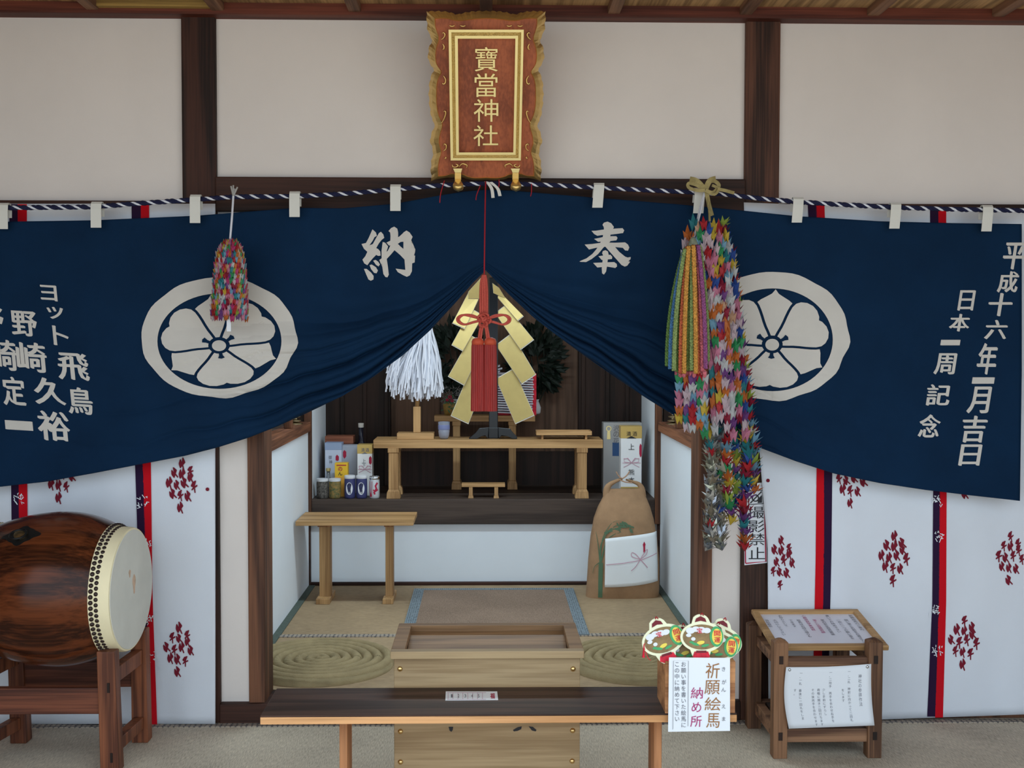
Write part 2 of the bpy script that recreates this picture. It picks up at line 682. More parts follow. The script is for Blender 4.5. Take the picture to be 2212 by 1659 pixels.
#@@STRUCTURE
# ================================================================== THE SETTING
FZ = 0.065                     # floor level of the raised inner room
mb = MB()
mb.box(-2.9, -0.774, 0.0, 0.12, 0.0, 2.6)
mb.box(0.735, 2.9, 0.0, 0.12, 0.0, 2.6)
mb.box(-0.774, 0.735, 0.0, 0.12, 1.66, 2.6)
struct('wall_back', mb, M_plaster)
struct('floor', MB().box(-2.9, 2.9, -2.3, 0.02, -0.45, 0.0), M_tatamih)
struct('ground', MB().box(-14, 14, -16, -2.3, -0.6, -0.45), M_ground)
struct('ceiling', MB().box(-2.9, 2.9, -2.4, 0.12, 2.312, 2.36), M_ceil)
struct('dimming_wall_left', MB().box(-2.45, -2.37, -2.2, 0.0, 0, 2.4), M_jamb)  # unseen side wall, added to dim the left of the back wall
struct('dimming_wall_right', MB().box(2.72, 2.8, -2.2, 0.0, 0, 2.4), M_jamb)  # out of view, put in to take light off the right side
struct('trim_1', MB().box(-2.9, 2.9, -0.06, 0.1, 2.276, 2.316), M_beam, 0.003)
mb = MB()
for px, py in ((200, 38), (470, 38), (766, 36), (1050, 36), (1326, 40), (1611, 42), (1886, 46), (2156, 50), (-80, 40)):
    x = at(px, py, -0.06).x
    o = struct('beam', MB().box(x - 0.02, x + 0.02, -2.4, -0.055, 2.286, 2.315), M_rafter, 0.004)
struct('trim_2', MB().box(at(205, 20, -0.07).x, at(470, 20, -0.07).x, -0.085, -0.055, 2.292, 2.315), M_yellow, 0.002)


def upright(name, pl, pr, y0, z0, z1, m, y1=0.1):
    return struct(name, MB().box(at(pl, 400, 0).x, at(pr, 400, 0).x, y0, y1, z0, z1), m, 0.004)


upright('trim_3', 397, 470, -0.02, 0, 2.28, M_post)
upright('trim_4', 1606, 1680, -0.02, 0, 2.28, wood('right_post_wood_lit', obs(32, 18, 12), obs(70, 43, 31), 'z', 0.65))  # lighter copy of the post wood, stronger light put into its colour
XL, XR = at(537, 1200, 0).x, at(573, 1200, 0).x
struct('trim_5', MB().box(XL, XR, -0.012, 0.13, 0, 1.68), M_jamb, 0.004)
XL2, XR2 = at(1506, 1200, 0).x, at(1537, 1200, 0).x
struct('trim_6', MB().box(XL2, XR2, -0.012, 0.13, 0, 1.68), M_jamb, 0.004)
pxl, pxr = at(470, 400, 0).x, at(1606, 400, 0).x
struct('trim_7', MB().box(pxl, pxr, -0.035, 0.1, at(1050, 458, -0.035).z, at(1050, 384, -0.035).z), M_lintel, 0.004)
struct('trim_8', MB().box(-2.9, at(397, 400, 0).x, -0.02, 0.1, 1.60, at(200, 433, -0.02).z), M_lintel, 0.003)
struct('trim_9', MB().box(at(1680, 400, 0).x, 2.9, -0.02, 0.1, 1.60, at(1900, 440, -0.02).z), M_lintel, 0.003)
# sill under the opening and the low plinths beside it
struct('trim_10', MB().box(pxl, pxr, -0.03, 0.13, 0.0, FZ), M_lintel, 0.003)
struct('baseboard_left', MB().box(-2.9, at(397, 400, 0).x, -0.012, 0.05, 0.0, 0.018), M_jamb, 0.002)
struct('baseboard_right', MB().box(at(1680, 400, 0).x, 2.9, -0.012, 0.05, 0.0, 0.018), M_jamb, 0.002)
# border of the hall matting along the wall
struct('trim_11', MB().box(-2.9, 2.9, -0.062, -0.03, 0.0, 0.003), M_heri2)

# inner room
SX0, SX1 = -0.852, 0.842
struct('floor_inner_room', MB().box(SX0 - 0.05, SX1 + 0.05, 0.12, 1.86, FZ - 0.05, FZ), M_tatami)
mb = MB().box(SX0 - 0.06, SX0, 0.12, 1.83, 0, 0.812)
struct('wall_inner_left', mb, M_plaster2)
struct('wall_inner_right', MB().box(SX1, SX1 + 0.06, 0.12, 1.83, 0, 0.812), M_plaster2)
struct('trim_12', MB().box(SX0 - 0.07, SX0 + 0.014, 0.12, 1.79, 0.812, 0.858), M_rail, 0.003)
struct('trim_13', MB().box(SX1 - 0.014, SX1 + 0.07, 0.12, 1.79, 0.812, 0.858), M_rail, 0.003)
# recesses above the side rails: ledge, dark back, ceiling
for n, sx, sg in (('left', SX0, -1), ('right', SX1, 1)):
    a, b = sx + sg * 0.06, sx + sg * 0.30
    x0_, x1_ = min(b, b + sg * 0.03), max(b, b + sg * 0.03)
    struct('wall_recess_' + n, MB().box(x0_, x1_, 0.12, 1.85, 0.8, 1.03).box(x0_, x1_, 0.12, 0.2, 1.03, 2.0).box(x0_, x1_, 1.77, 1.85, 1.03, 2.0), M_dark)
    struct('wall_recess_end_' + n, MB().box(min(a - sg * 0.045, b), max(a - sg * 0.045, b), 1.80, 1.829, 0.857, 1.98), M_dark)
    wn = MB()
    for q in range(7):
        yy_ = 0.2 + 1.57 * q / 6
        wn.box(x0_, x1_, yy_ - 0.012, yy_ + 0.012, 1.03, 1.98)
    wn.box(x0_, x1_, 0.2, 1.77, 1.03, 1.06).box(x0_, x1_, 0.2, 1.77, 1.95, 1.98)
    struct('window_%d' % (1 if sg < 0 else 2), wn, M_jamb)
    struct('trim_%d' % (14 if sg < 0 else 15), MB().box(min(a, b), max(a, b), 0.12, 1.83, 0.80, 0.856), M_plat, 0.002)
for k, yy in enumerate((0.75, 1.36)):
    for sx, sg in ((SX0, -1), (SX1, 1)):
        x = sx + sg * 0.02
        struct('trim_%d' % (16 + 2 * k + (sg > 0)), MB().box(x - 0.018, x + 0.018, yy - 0.018, yy + 0.018, 0.858, 1.98), M_jamb, 0.003)
struct('ceiling_inner_room', MB().box(-1.25, 1.25, 0.12, 2.5, 1.98, 2.03), M_ceil)
struct('fill_light_housing', MB().box(-0.62, 0.62, 0.80, 0.92, 1.945, 1.98), mat('fill_housing_white', (0.8, 0.8, 0.8), 0.5))  # added housing for the fill light, hidden behind the curtain
la = bpy.data.lights.new('inner_room_fill', 'AREA')  # fill light added to brighten the dark inner room
la.shape = 'RECTANGLE'
la.size, la.size_y = 1.2, 0.10
la.energy = 9.0
la.color = (0.72, 0.90, 1.0)
lo_ = bpy.data.objects.new('inner_room_fill', la)
COL.objects.link(lo_)
lo_.location = (0, 0.86, 1.94)
struct('baseboard_inner', MB().box(SX0, SX1, 1.80, 1.84, FZ, FZ + 0.014), M_lintel, 0.002)
struct('wall_inner_back', MB().box(SX0 - 0.05, SX1 + 0.05, 1.825, 1.90, FZ - 0.06, 0.361), M_plaster2)
PZ = 0.483
struct('floor_platform', MB().box(SX0 + 0.012, SX1 - 0.012, 1.80, 2.42, 0.361, PZ), M_plat, 0.004)
for k, (a, b) in enumerate(((657, 672), (1416, 1430))):
    d = 5.60
    struct('trim_%d' % (20 + k), MB().box(X_(a, d), X_(b, d), 1.79, 1.83, 0.361, 1.98), M_jamb, 0.003)
    struct('trim_%d' % (24 + k), MB().box(X_(660 if k == 0 else 1422, d), X_(669 if k == 0 else 1431, d), 1.795, 1.83, FZ, 0.361), M_lintel, 0.002)
struct('wall_sanctum_left', MB().box(-0.90, X_(672, 5.6), 1.83, 2.42, PZ - 0.1, 1.98), M_plaster2)
struct('wall_sanctum_right', MB().box(X_(1416, 5.6), 0.9, 1.83, 2.42, PZ - 0.1, 1.98), M_plaster2)
dB = 6.15
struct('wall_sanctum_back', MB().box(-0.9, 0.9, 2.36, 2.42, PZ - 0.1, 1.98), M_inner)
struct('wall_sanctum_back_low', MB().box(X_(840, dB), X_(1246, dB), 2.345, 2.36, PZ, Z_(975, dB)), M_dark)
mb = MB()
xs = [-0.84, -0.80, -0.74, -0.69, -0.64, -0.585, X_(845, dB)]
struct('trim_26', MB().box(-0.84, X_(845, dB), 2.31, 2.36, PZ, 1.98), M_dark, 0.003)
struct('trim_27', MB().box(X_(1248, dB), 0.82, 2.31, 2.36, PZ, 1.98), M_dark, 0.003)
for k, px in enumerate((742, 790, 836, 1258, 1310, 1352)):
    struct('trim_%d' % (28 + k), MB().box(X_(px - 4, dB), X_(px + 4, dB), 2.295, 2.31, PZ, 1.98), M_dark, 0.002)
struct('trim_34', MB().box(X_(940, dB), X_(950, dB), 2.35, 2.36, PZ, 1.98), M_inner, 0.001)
struct('trim_35', MB().box(X_(1178, dB), X_(1186, dB), 2.35, 2.36, PZ, 1.98), M_inner, 0.001)
# hem strips of the inner matting: along both side walls and the seam across the room
struct('trim_36', MB().box(SX0, SX0 + 0.03, 0.13, 1.80, FZ, FZ + 0.004), M_herig)
struct('trim_37', MB().box(SX1 - 0.03, SX1, 0.13, 1.80, FZ, FZ + 0.004), M_herig)
struct('trim_38', MB().box(SX0 + 0.03, SX1 - 0.03, 0.82, 0.86, FZ, FZ + 0.003), M_heri2)

# ================================================================== WHITE STRIPED BANNERS ON THE WALL


def ban_y(u, v):
    k = min(1.0, max(0.0, (v - 440) / 300.0))
    return -0.036 + k * (0.003 * math.sin(u / 41.0 + 0.7 * math.sin(v / 260.0)) + 0.0015 * math.sin(u / 15.0 + v / 500.0) + 0.012 * noise.noise((u / 90, v / 240, 3)))


def ban_pt(eps):
    return lambda u, v: at(u, v, ban_y(u, v) - eps)


BIRD = [(-.04, .62), (.07, .62), (.07, .14), (.30, .34), (.36, .22), (.15, -.02), (.34, -.42), (.22, -.46), (.04, -.14), (-.12, -.36), (-.22, -.30), (-.10, -.04),
        (-.36, -.04), (-.38, .08), (-.12, .10), (-.30, .40), (-.20, .46), (-.05, .18)]
BPOS = [(95, 50), (52, 105), (95, 112), (142, 92), (145, 132), (20, 165), (65, 178), (110, 165), (165, 185), (42, 230), (85, 238), (130, 245), (85, 312)]


def motif(cx, cy, w_=70.0, h_=125.0, vmin=None):
    out = ([], [])
    rnd = random.Random(int(cx * 7 + cy))
    for bx, by in BPOS:
        x = cx + (bx / 190.0 - 0.5) * w_
        y = cy + (by / 345.0 - 0.5) * h_
        if vmin and y < vmin:
            continue
        if x < 1668 and x > 1600:
            continue
        a = rnd.uniform(-0.5, 0.5)
        s = rnd.uniform(16.5, 20) * w_ / 70
        put_poly(out, [(x + s * (p[0] * math.cos(a) - p[1] * math.sin(a)), y - 1.3 * s * (p[0] * math.sin(a) + p[1] * math.cos(a))) for p in BIRD])
    return out


def small_motif(cx, cy):
    out = ([], [])
    rnd = random.Random(int(cx + 3 * cy))
    for k in range(11):
        x, y = cx + rnd.uniform(-12, 12), cy + rnd.uniform(-9, 12)
        put_line(out, [(x, y), (x + rnd.uniform(-4, 4), y + rnd.uniform(-7, 7)), (x + rnd.uniform(-6, 6), y + rnd.uniform(-5, 8))], 1.6)
    return out


def banner(label, ufn, vt, vb, stripes, motifs, smalls, hem, dot=None):
    t = thing('wall_hanging', label, 'wall hanging', (at(ufn(1000, 0.5), 1000, -0.03).x, -0.03, 1.6), 'white striped cloths on the wall')
    rows = []
    nu, nv = 90, 60
    for j in range(nv + 1):
        r = []
        for i in range(nu + 1):
            s = j / nv
            v0 = vt(0) + (vb(0) - vt(0)) * s
            u = ufn(v0, i / nu)
            v = vt(u) + (vb(u) - vt(u)) * s
            r.append(at(u, v, ban_y(u, v)))
        rows.append(r)
    make('cloth_panel', MB().grid(rows), M_banner, t, smooth=True, solid=0.0015)
    for nm, m, L in stripes:
        out = ([], [])
        vs = [L[0][0] + (L[-1][0] - L[0][0]) * k / 40.0 for k in range(41)]
        for a, b in zip(vs, vs[1:]):
            la, lb = interp([(p[0], p[1]) for p in L], a), interp([(p[0], p[1]) for p in L], b)
            ra, rb = interp([(p[0], p[2]) for p in L], a), interp([(p[0], p[2]) for p in L], b)
            put_poly(out, [(la, a), (ra, a), (rb, b), (lb, b)])
        decal(nm, out, ban_pt(0.0035), m, t, cut=8.0)
    for a in motifs:
        decal('bird_motif', motif(*a), ban_pt(0.0032), M_maroon, t, cut=20.0)
    for a in smalls:
        decal('white_motif', small_motif(*a), ban_pt(0.006), M_white, t)
    if dot:
        out = ([], [])
        put_poly(out, ellipse(*dot, 4, 4, 12))
        decal('red_dot', out, ban_pt(0.0035), M_maroon, t)
    return t


banner('white cloth with red and navy stripes hung behind the drum', lambda v, s: -140 + s * (465 + 140), lambda u: 440, lambda u: 1564,
       [('navy_stripe', M_navystr, [(441, 20, 38), (1050, 24, 41), (1563, 30, 46)]), ('red_stripe', M_red, [(441, 38, 58), (1050, 40, 59), (1563, 46, 62)]),
        ('navy_stripe', M_navystr, [(441, 284, 304), (1010, 292, 309), (1160, 297, 314), (1572, 318, 326)]),
        ('red_stripe', M_red, [(441, 304, 322), (1010, 308, 326), (1160, 313, 328), (1300, 316, 330), (1575, 324, 340)])],
       [(393, 1048), (130, 1027), (387, 1403, 68)],
       [(39, 1078), (308, 1082), (318, 1170), (322, 1335), (325, 1420)], 1568, (448, 1057))
banner('white cloth with red and navy stripes hung behind the notice stand',
       lambda v, s: interp([(430, 1608), (600, 1612), (950, 1640), (1060, 1648), (1180, 1658), (1600, 1660)], v) * (1 - s) + s * 2370,
       lambda u: interp([(1600, 437), (1700, 441), (2212, 450), (2400, 453)], u), lambda u: interp([(1600, 1560), (1900, 1554), (2212, 1543), (2400, 1538)], u),
       [('navy_stripe', M_navystr, [(442, 1745, 1764), (600, 1752, 1770)]), ('red_stripe', M_red, [(442, 1763, 1781), (600, 1768, 1786)]),
        ('red_stripe', M_red, [(900, 1768, 1784), (1010, 1764, 1781), (1200, 1762, 1780), (1552, 1755, 1774)]),
        ('navy_stripe', M_navystr, [(900, 1783, 1800), (1010, 1780, 1798), (1200, 1779, 1796), (1552, 1772, 1788)]),
        ('navy_stripe', M_navystr, [(446, 2009, 2027), (1050, 2016, 2031), (1300, 2014, 2029), (1548, 2003, 2021)]),
        ('red_stripe', M_red, [(446, 2027, 2044), (1050, 2030, 2045), (1300, 2028, 2044), (1550, 2020, 2037)])],
       [(1688, 1214, 64, 125, ), (1840, 1038), (1932, 1205), (2183, 1205, 66), (2083, 1387), (2088, 1018)],
       [(2022, 1080), (2028, 1160), (2020, 1318), (2024, 1405)], 1560, (1659, 1038))

# ================================================================== NAVY CURTAIN
TOP = [(-160, 492), (0, 479), (200, 476), (290, 472), (424, 466), (640, 449), (740, 450), (855, 440), (940, 424), (1000, 414), (1050, 410), (1110, 412), (1200, 420), (1300, 428), (1472, 442),
       (1605, 455), (1722, 467), (1900, 478), (2060, 482), (2212, 484)]
BOT = [(-160, 1062), (0, 1051), (100, 1040), (200, 1022), (300, 1003), (400, 984), (470, 966), (540, 944), (600, 920), (660, 893), (740, 855), (800, 818), (870, 767), (930, 712), (985, 652),
       (1020, 612), (1040, 592), (1049, 583), (1058, 592), (1100, 636), (1150, 683), (1200, 722), (1260, 766), (1330, 815), (1400, 862), (1470, 905), (1560, 940), (1640, 966), (1720, 996),
       (1800, 1022), (1900, 1043), (2000, 1058), (2100, 1070), (2210, 1082)]
AP = 1049.0


def cur_h(u, v):
    """forward bulge of the cloth (metres): gathers fanning out from the lifted middle"""
    b = interp(BOT, u)
    t = interp(TOP, u)
    q = b - v
    s = abs(u - AP)
    L = 16 + 0.42 * s if s < 500 else 226 + 0.16 * (s - 500)
    wv = q / L
    sgn = 1 if u > AP else -1
    ph = 0.9 * noise.noise((s / 170.0, wv * 1.3, 5.0 + sgn)) + 0.4 * noise.noise((s / 60.0, wv * 2, 9.0 + sgn))
    lam = L / 4.0 * 0.00147
    A = min(0.034, 0.75 * lam) * math.exp(-max(0, s - 330) / (250.0 if sgn < 0 else 200.0))
    env = math.exp(-(max(0, wv) / 0.92) ** 4)
    ph *= 0.55
    f = 0.0
    if wv > 0:
        f = 0.78 * (1 - (1 - abs(math.sin(PI * (3.6 * wv ** 0.85 + 0.9 * ph) + 0.35))) ** 2.6) + 0.26 * (1 - (1 - abs(math.sin(PI * (7.9 * wv + 1.6 * ph) + 1.2))) ** 2.2)
    h = A * env * f
    # a few longer soft folds further out
    m = math.sin(2 * PI * (wv * 1.6 + 0.25 * ph) + 0.5 * sgn) * math.exp(-((wv - 0.95) / 0.6) ** 2)
    h += 0.013 * m * min(1, s / 250) * math.exp(-max(0, s - 420) / 330)
    h += 0.006 * noise.noise((u / 260.0, v / 200.0, 1.0)) + 0.002 * noise.noise((u / 70.0, v / 120.0, 2.0))
    # little pull lines below the loops
    h += 0.02 * min(1, max(0, (v - t) / max(1, b - t)))
    return h


def cur_y(u, v):
    return -0.098 - cur_h(u, v)


def cur_pt(eps):
    return lambda u, v: at(u, v, cur_y(u, v) - eps)


curtain = thing('shrine_curtain', 'long navy curtain with white crests and lettering, lifted at its middle', 'curtain', at(1049, 600, -0.1))
us = []
u = -150.0
while u < 2207:
    us.append(u)
    s = abs(u - AP)
    u += 2.5 if s < 60 else (5 if s < 700 else 9)
us.append(2207.0)
rows = []
NV = 180
for j in range(NV + 1):
    s = j / NV
    s = 1 - (1 - s) ** 1.35
    r = []
    for u in us:
        t, b = interp(TOP, u), interp(BOT, u)
        v = t + (b - t) * s
        uu = u
        if u > 2150:
            uu = u + (u - 2150) / 57.0 * (0 if v < 800 else (-(v - 800) / 70.0))
        r.append(cur_pt(0)(uu, v))
    rows.append(r)
make('cloth', MB().grid(rows), M_navy, curtain, smooth=True, solid=0.001)


def crest(cx, cy, rx, ry, ix, iy, icx, icy, hub, tilt, rot=0.0, wob=0):
    """ring with three heart leaves and three blades; unit leaf plan warped into the ellipse and shifted so the hub sits at hub"""
    out = ([], [])
    n = 72
    oo, ii = [], []
    for k in range(n):
        a = 2 * PI * k / n
        wb = 1 + wob * (0.012 * math.sin(9 * a + 1) + 0.012 * math.sin(14 * a)) * (0.4 + 0.6 * max(0, math.cos(a - 0.5)))
        oo.append((cx + rx * wb * math.cos(a), cy + ry * wb * math.sin(a)))
        ii.append((icx + ix * math.cos(a), icy + iy * math.sin(a)))
    put_ring(out, oo, ii)

    def wp(r, a):
        a += rot
        x, y = r * math.cos(a), -r * math.sin(a)
        k = 1 - r
        return (icx + ix * x + k * (hub[0] - icx) + tilt * iy * y * 0, icy + iy * y + k * (hub[1] - icy))
    g = 0.023
    for q in range(3):
        base = math.radians(30 + 120 * q)
        half = [(.175, 42), (.25, 40), (.35, 38), (.45, 38), (.55, 38.5), (.65, 38.5), (.74, 38), (.82, 36), (.88, 32), (.925, 26), (.945, 19), (.935, 12), (.90, 5)]
        L = [wp(r, base + math.radians(d) - g / r) for r, d in half]
        R = [wp(r, base - math.radians(d) + g / r) for r, d in half]
        hb = [wp(.175, base + math.radians(d)) for d in (-20, 0, 20)]
        put_poly(out, L + [wp(.865, base)] + R[::-1] + hb)
        sb = math.radians(90 + 120 * q)
        hs = [(.175, 18), (.25, 20), (.35, 22), (.45, 22), (.55, 21.5), (.65, 21.5), (.74, 22), (.80, 23), (.83, 18), (.865, 11), (.91, 5)]
        L = [wp(r, sb + math.radians(d) - g / r) for r, d in hs]
        R = [wp(r, sb - math.radians(d) + g / r) for r, d in hs]
        put_poly(out, L + [wp(.985, sb)] + R[::-1])
    put_poly(out, [wp(.115, 2 * PI * k / 20) for k in range(20)])
    dots = ([], [])
    for q in range(3):
        base = math.radians(30 + 120 * q)
        put_poly(dots, [wp(.15, base - .18), wp(.22, base - .14), wp(.28, base - .2), wp(.295, base), wp(.28, base + .2), wp(.22, base + .14), wp(.15, base + .18)])
    return out, dots


for a in ((473, 729, 168, 130, 134, 103, 474, 737, (473, 748), 0, math.radians(8), 1), (1669, 726, 165, 139, 130, 111, 1669, 734, (1668, 746), 0, math.radians(-3), 1)):
    o_, d_ = crest(*a)
    decal('crest', o_, cur_pt(0.0040), M_print, curtain, cut=5.0)
    decal('crest_detail', d_, cur_pt(0.0062), M_navy, curtain, cut=7.0)
BRUSH = {'large_character_dedicate': (1240, 470, 6.35, [
    [(390, 100), (410, 70), (460, 55), (510, 78), (548, 130), (520, 180), (498, 240), (496, 330), (400, 415), (330, 500), (240, 570), (165, 610), (85, 607), (75, 600), (170, 560), (250, 500), (310, 430), (360, 345), (395, 260), (412, 170), (408, 130)],
    [(240, 182), (300, 180), (420, 162), (550, 152), (665, 145), (688, 175), (672, 212), (600, 222), (500, 235), (380, 240), (320, 250), (275, 225)],
    [(275, 292), (340, 280), (420, 262), (520, 255), (580, 255), (597, 280), (580, 312), (500, 322), (400, 328), (330, 332)],
    [(145, 370), (250, 362), (400, 342), (560, 345), (700, 340), (740, 370), (758, 410), (740, 455), (700, 450), (670, 415), (570, 405), (400, 400), (300, 415), (205, 438)],
    [(430, 400), (560, 400), (620, 470), (700, 535), (735, 548), (778, 540), (740, 575), (775, 570), (745, 600), (770, 605), (730, 660), (695, 672), (650, 650), (580, 570), (500, 480)],
    [(385, 490), (395, 460), (430, 447), (465, 465), (475, 510), (465, 560), (460, 600), (450, 680), (440, 740), (410, 782), (385, 765), (380, 700), (388, 620), (395, 560), (400, 520)],
    [(335, 530), (400, 520), (500, 510), (525, 540), (520, 568), (460, 575), (380, 582), (360, 560)],
    [(262, 622), (400, 615), (550, 610), (585, 635), (590, 670), (565, 692), (530, 685), (450, 672), (320, 685)]]),
    'large_character_offer': (770, 480, 6.8, [
    [(235, 105), (285, 150), (300, 200), (265, 220), (240, 270), (190, 340), (150, 345), (75, 320), (140, 305), (180, 230), (215, 150)],
    [(75, 320), (145, 320), (190, 340), (225, 365), (240, 320), (290, 230), (330, 160), (360, 140), (395, 180), (408, 230), (370, 260), (330, 310), (290, 380), (320, 395), (350, 430), (355, 490), (320, 495), (290, 480), (240, 530), (190, 590), (160, 632), (115, 605), (88, 550), (130, 500), (160, 435), (110, 390)],
    [(245, 565), (280, 553), (320, 580), (345, 620), (325, 650), (285, 625)], [(192, 630), (225, 622), (285, 660), (315, 710), (295, 750), (260, 745), (215, 690)],
    [(110, 685), (150, 685), (215, 740), (252, 790), (250, 840), (210, 860), (175, 840), (140, 760)],
    [(385, 290), (420, 300), (465, 355), (440, 440), (445, 540), (460, 640), (475, 770), (455, 810), (425, 805), (395, 760), (380, 660), (375, 575), (335, 555), (370, 530), (368, 420)],
    [(470, 130), (510, 85), (555, 65), (600, 95), (612, 150), (612, 200), (600, 320), (560, 410), (510, 470), (440, 545), (400, 545), (400, 470), (460, 420), (495, 350), (500, 200), (495, 150)],
    [(440, 300), (500, 270), (510, 330), (480, 345)],
    [(690, 150), (735, 122), (780, 150), (825, 215), (805, 260), (808, 430), (865, 400), (838, 452), (860, 440), (845, 490), (862, 490), (855, 590), (818, 605), (815, 720), (785, 780), (740, 802), (690, 780), (605, 732), (695, 747), (575, 682), (690, 712), (718, 700), (705, 545), (690, 400), (690, 250)],
    [(590, 230), (630, 210), (690, 155), (740, 200), (700, 285), (650, 290), (610, 315), (590, 330)], [(560, 300), (610, 320), (650, 360), (700, 400), (730, 500), (705, 548), (640, 480), (560, 412)]])}
for nm, (x0, y0, sc, polys) in BRUSH.items():
    o_ = ([], [])
    for P in polys:
        put_poly(o_, [(x0 + x / sc, y0 + y / sc) for x, y in P])
    decal('large_character', o_, cur_pt(0.0022), M_print, curtain, cut=9.0)
cols = {
    'lettering_date': [('平', 2191, 553, 48, 58), ('成', 2178, 609, 44, 46), ('十', 2161, 658, 52, 50), ('六', 2152, 712, 48, 42), ('年', 2133, 775, 42, 68), ('一', 2124, 822, 48, 14),
                       ('月', 2115, 864, 48, 58), ('吉', 2104, 927, 54, 58), ('日', 2096, 983, 46, 46)],
    'lettering_occasion': [('日', 2088, 649, 34, 44), ('本', 2073, 697, 44, 38), ('一', 2053, 740, 42, 12), ('周', 2042, 786, 46, 46), ('記', 2027, 853, 52, 46), ('念', 2008, 920, 46, 50)]}
for nm, cl in cols.items():
    for ch, cx, cy, wd, ht in cl:
        o_ = ([], [])
        put_glyph(o_, ch, cx, cy, wd, ht, 0.0, -0.16, 0.030)
        decal('printed_character', o_, cur_pt(0.0022), M_print, curtain, cut=14.0)
cols = {
    'lettering_boat': [('ヨ', 105, 633, 36, 34), ('ッ', 119, 676, 36, 26), ('ト', 131, 725, 34, 42), ('飛', 158, 792, 68, 58), ('鳥', 173, 866, 54, 58)],
    'lettering_donor': [('野', 52, 699, 56, 54), ('崎', 68, 772, 66, 64), ('久', 107, 845, 68, 58), ('裕', 116, 920, 70, 64)],
    'lettering_second_donor': [('野', -22, 690, 60, 52), ('崎', 8, 767, 58, 66), ('定', 30, 845, 50, 62), ('一', 41, 919, 60, 20)]}
for nm, cl in cols.items():
    for ch, cx, cy, wd, ht in cl:
        o_ = ([], [])
        put_glyph(o_, ch, cx, cy, wd, ht, 0.06, 0.16, 0.030)
        decal('printed_character', o_, cur_pt(0.0022), M_print, curtain, cut=14.0)

# ------------------------------------------------------------------ rope and loops
RP = [(-160, 452), (0, 449), (200, 447), (290, 440), (424, 431), (505, 425), (640, 424), (740, 419), (855, 409), (940, 401), (1050, 396), (1180, 399), (1300, 406), (1472, 414), (1560, 419), (1650, 430),
      (1722, 436), (1800, 441), (1930, 448), (2060, 452), (2212, 455), (2380, 459)]
RY = -0.118
rope = thing('twisted_rope', 'twisted navy and white rope strung along the top of the navy curtain', 'rope', at(1050, 396, RY))
axis = [at(u, interp(RP, u), RY) for u in range(-150, 2371, 6)]
sm = []
for i, p in enumerate(axis):
    k = axis[max(0, i - 4):i + 5]
    sm.append(sum(k, Vector()) / len(k))
ln = [0.0]
for a, b in zip(sm, sm[1:]):
    ln.append(ln[-1] + (b - a).length)
N = int(ln[-1] / 0.0045)
for j, (nm, m) in enumerate((('white_strand', M_whitestr), ('navy_strand', M_darkstr), ('navy_strand', M_darkstr))):
    pts = []
    q = 0
    for i in range(N):
        l = i * 0.0045
        while q < len(ln) - 2 and ln[q + 1] < l:
            q += 1
        f = (l - ln[q]) / (ln[q + 1] - ln[q])
        c = sm[q].lerp(sm[q + 1], f)
        a = 2 * PI * l / 0.046 + j * 2 * PI / 3 + 0.5
        pts.append(c + Vector((0, math.cos(a), math.sin(a))) * 0.0037)
    make(nm, MB().tube(pts, 0.0036 if j == 0 else 0.0047, 6), m, rope, smooth=True)
for k, (px, pb) in enumerate(((10, 496), (211, 493), (424, 483), (638, 470), (855, 457), (1293, 450), (1510, 462), (1722, 482), (1932, 495), (2130, 501))):
    py = interp(RP, px)
    c = at(px, py, RY)
    lean = 0.0 if px < 1050 else -0.004
    hw = 0.0162
    zb = at(px, pb, RY).z
    prof = [(-0.0165, zb), (-0.0160, c.z - 0.01), (-0.0135, c.z + 0.006), (-0.006, c.z + 0.0125), (0.004, c.z + 0.0125), (0.012, c.z + 0.006), (0.0135, c.z - 0.01), (0.0125, c.z - 0.03)]
    rows = [[(c.x - hw + lean * (c.z - z) / 0.05, RY + y, z), (c.x + hw + lean * (c.z - z) / 0.05, RY + y, z)] for y, z in prof]
    make('loop_tab', MB().grid(rows), M_tab, curtain, solid=0.002)
# tie ends at the middle
for x0, x1, x2, y2 in ((1052, 1062, 1065, 428), (1060, 1075, 1080, 424)):
    a = smooth_pts([at(x0, 394, RY - 0.016), at(x1, 408, RY - 0.022), at(x2, y2, RY - 0.03)], 5)
    mb = MB()
    rows = [[p + Vector((-0.005, 0, 0)), p + Vector((0.005, 0, 0.001))] for p in a]
    make('tie_end', MB().grid(rows), M_tab, curtain, solid=0.002)
for px, y0, y1 in ((950, 398, 438), (1028, 408, 432), (1146, 405, 424), (1076, 396, 405)):
    a = smooth_pts([at(px + 10 * (1 if px < 1040 else 0.2), y0 - 8, RY - 0.012), at(px + 2, (y0 + y1) / 2, RY - 0.016), at(px, y1, RY - 0.02)], 4)
    tag(make('loose_thread', MB().tube(a, 0.0016, 5), M_cordthin, loc=a[0]),
        {950: 'red thread hanging from rope, leftmost below the gilded plaque', 1028: 'short red thread hanging left of the tassel cord', 1146: 'red thread hanging below right hook of the gilded plaque',
         1076: 'short red thread beside the white tie ends'}[px], 'thread')

# ================================================================== RED TASSEL
TY = -0.235
tassel = thing('hanging_tassel', 'red silk tassel with knotted bow hanging before the lifted curtain', 'tassel', at(1046, 595, TY))
pts = [at(1049, 392, -0.138), at(1047.5, 480, -0.2), at(1046, 596, TY)]
make('thin_cord', MB().tube(smooth_pts(pts, 6), 0.0022, 6), M_cordthin, tassel, smooth=True)
dd = 3.8 + TY
pxm = dd / F


def tp(px, py, dy=0.0):
    return at(px, py, TY + dy)


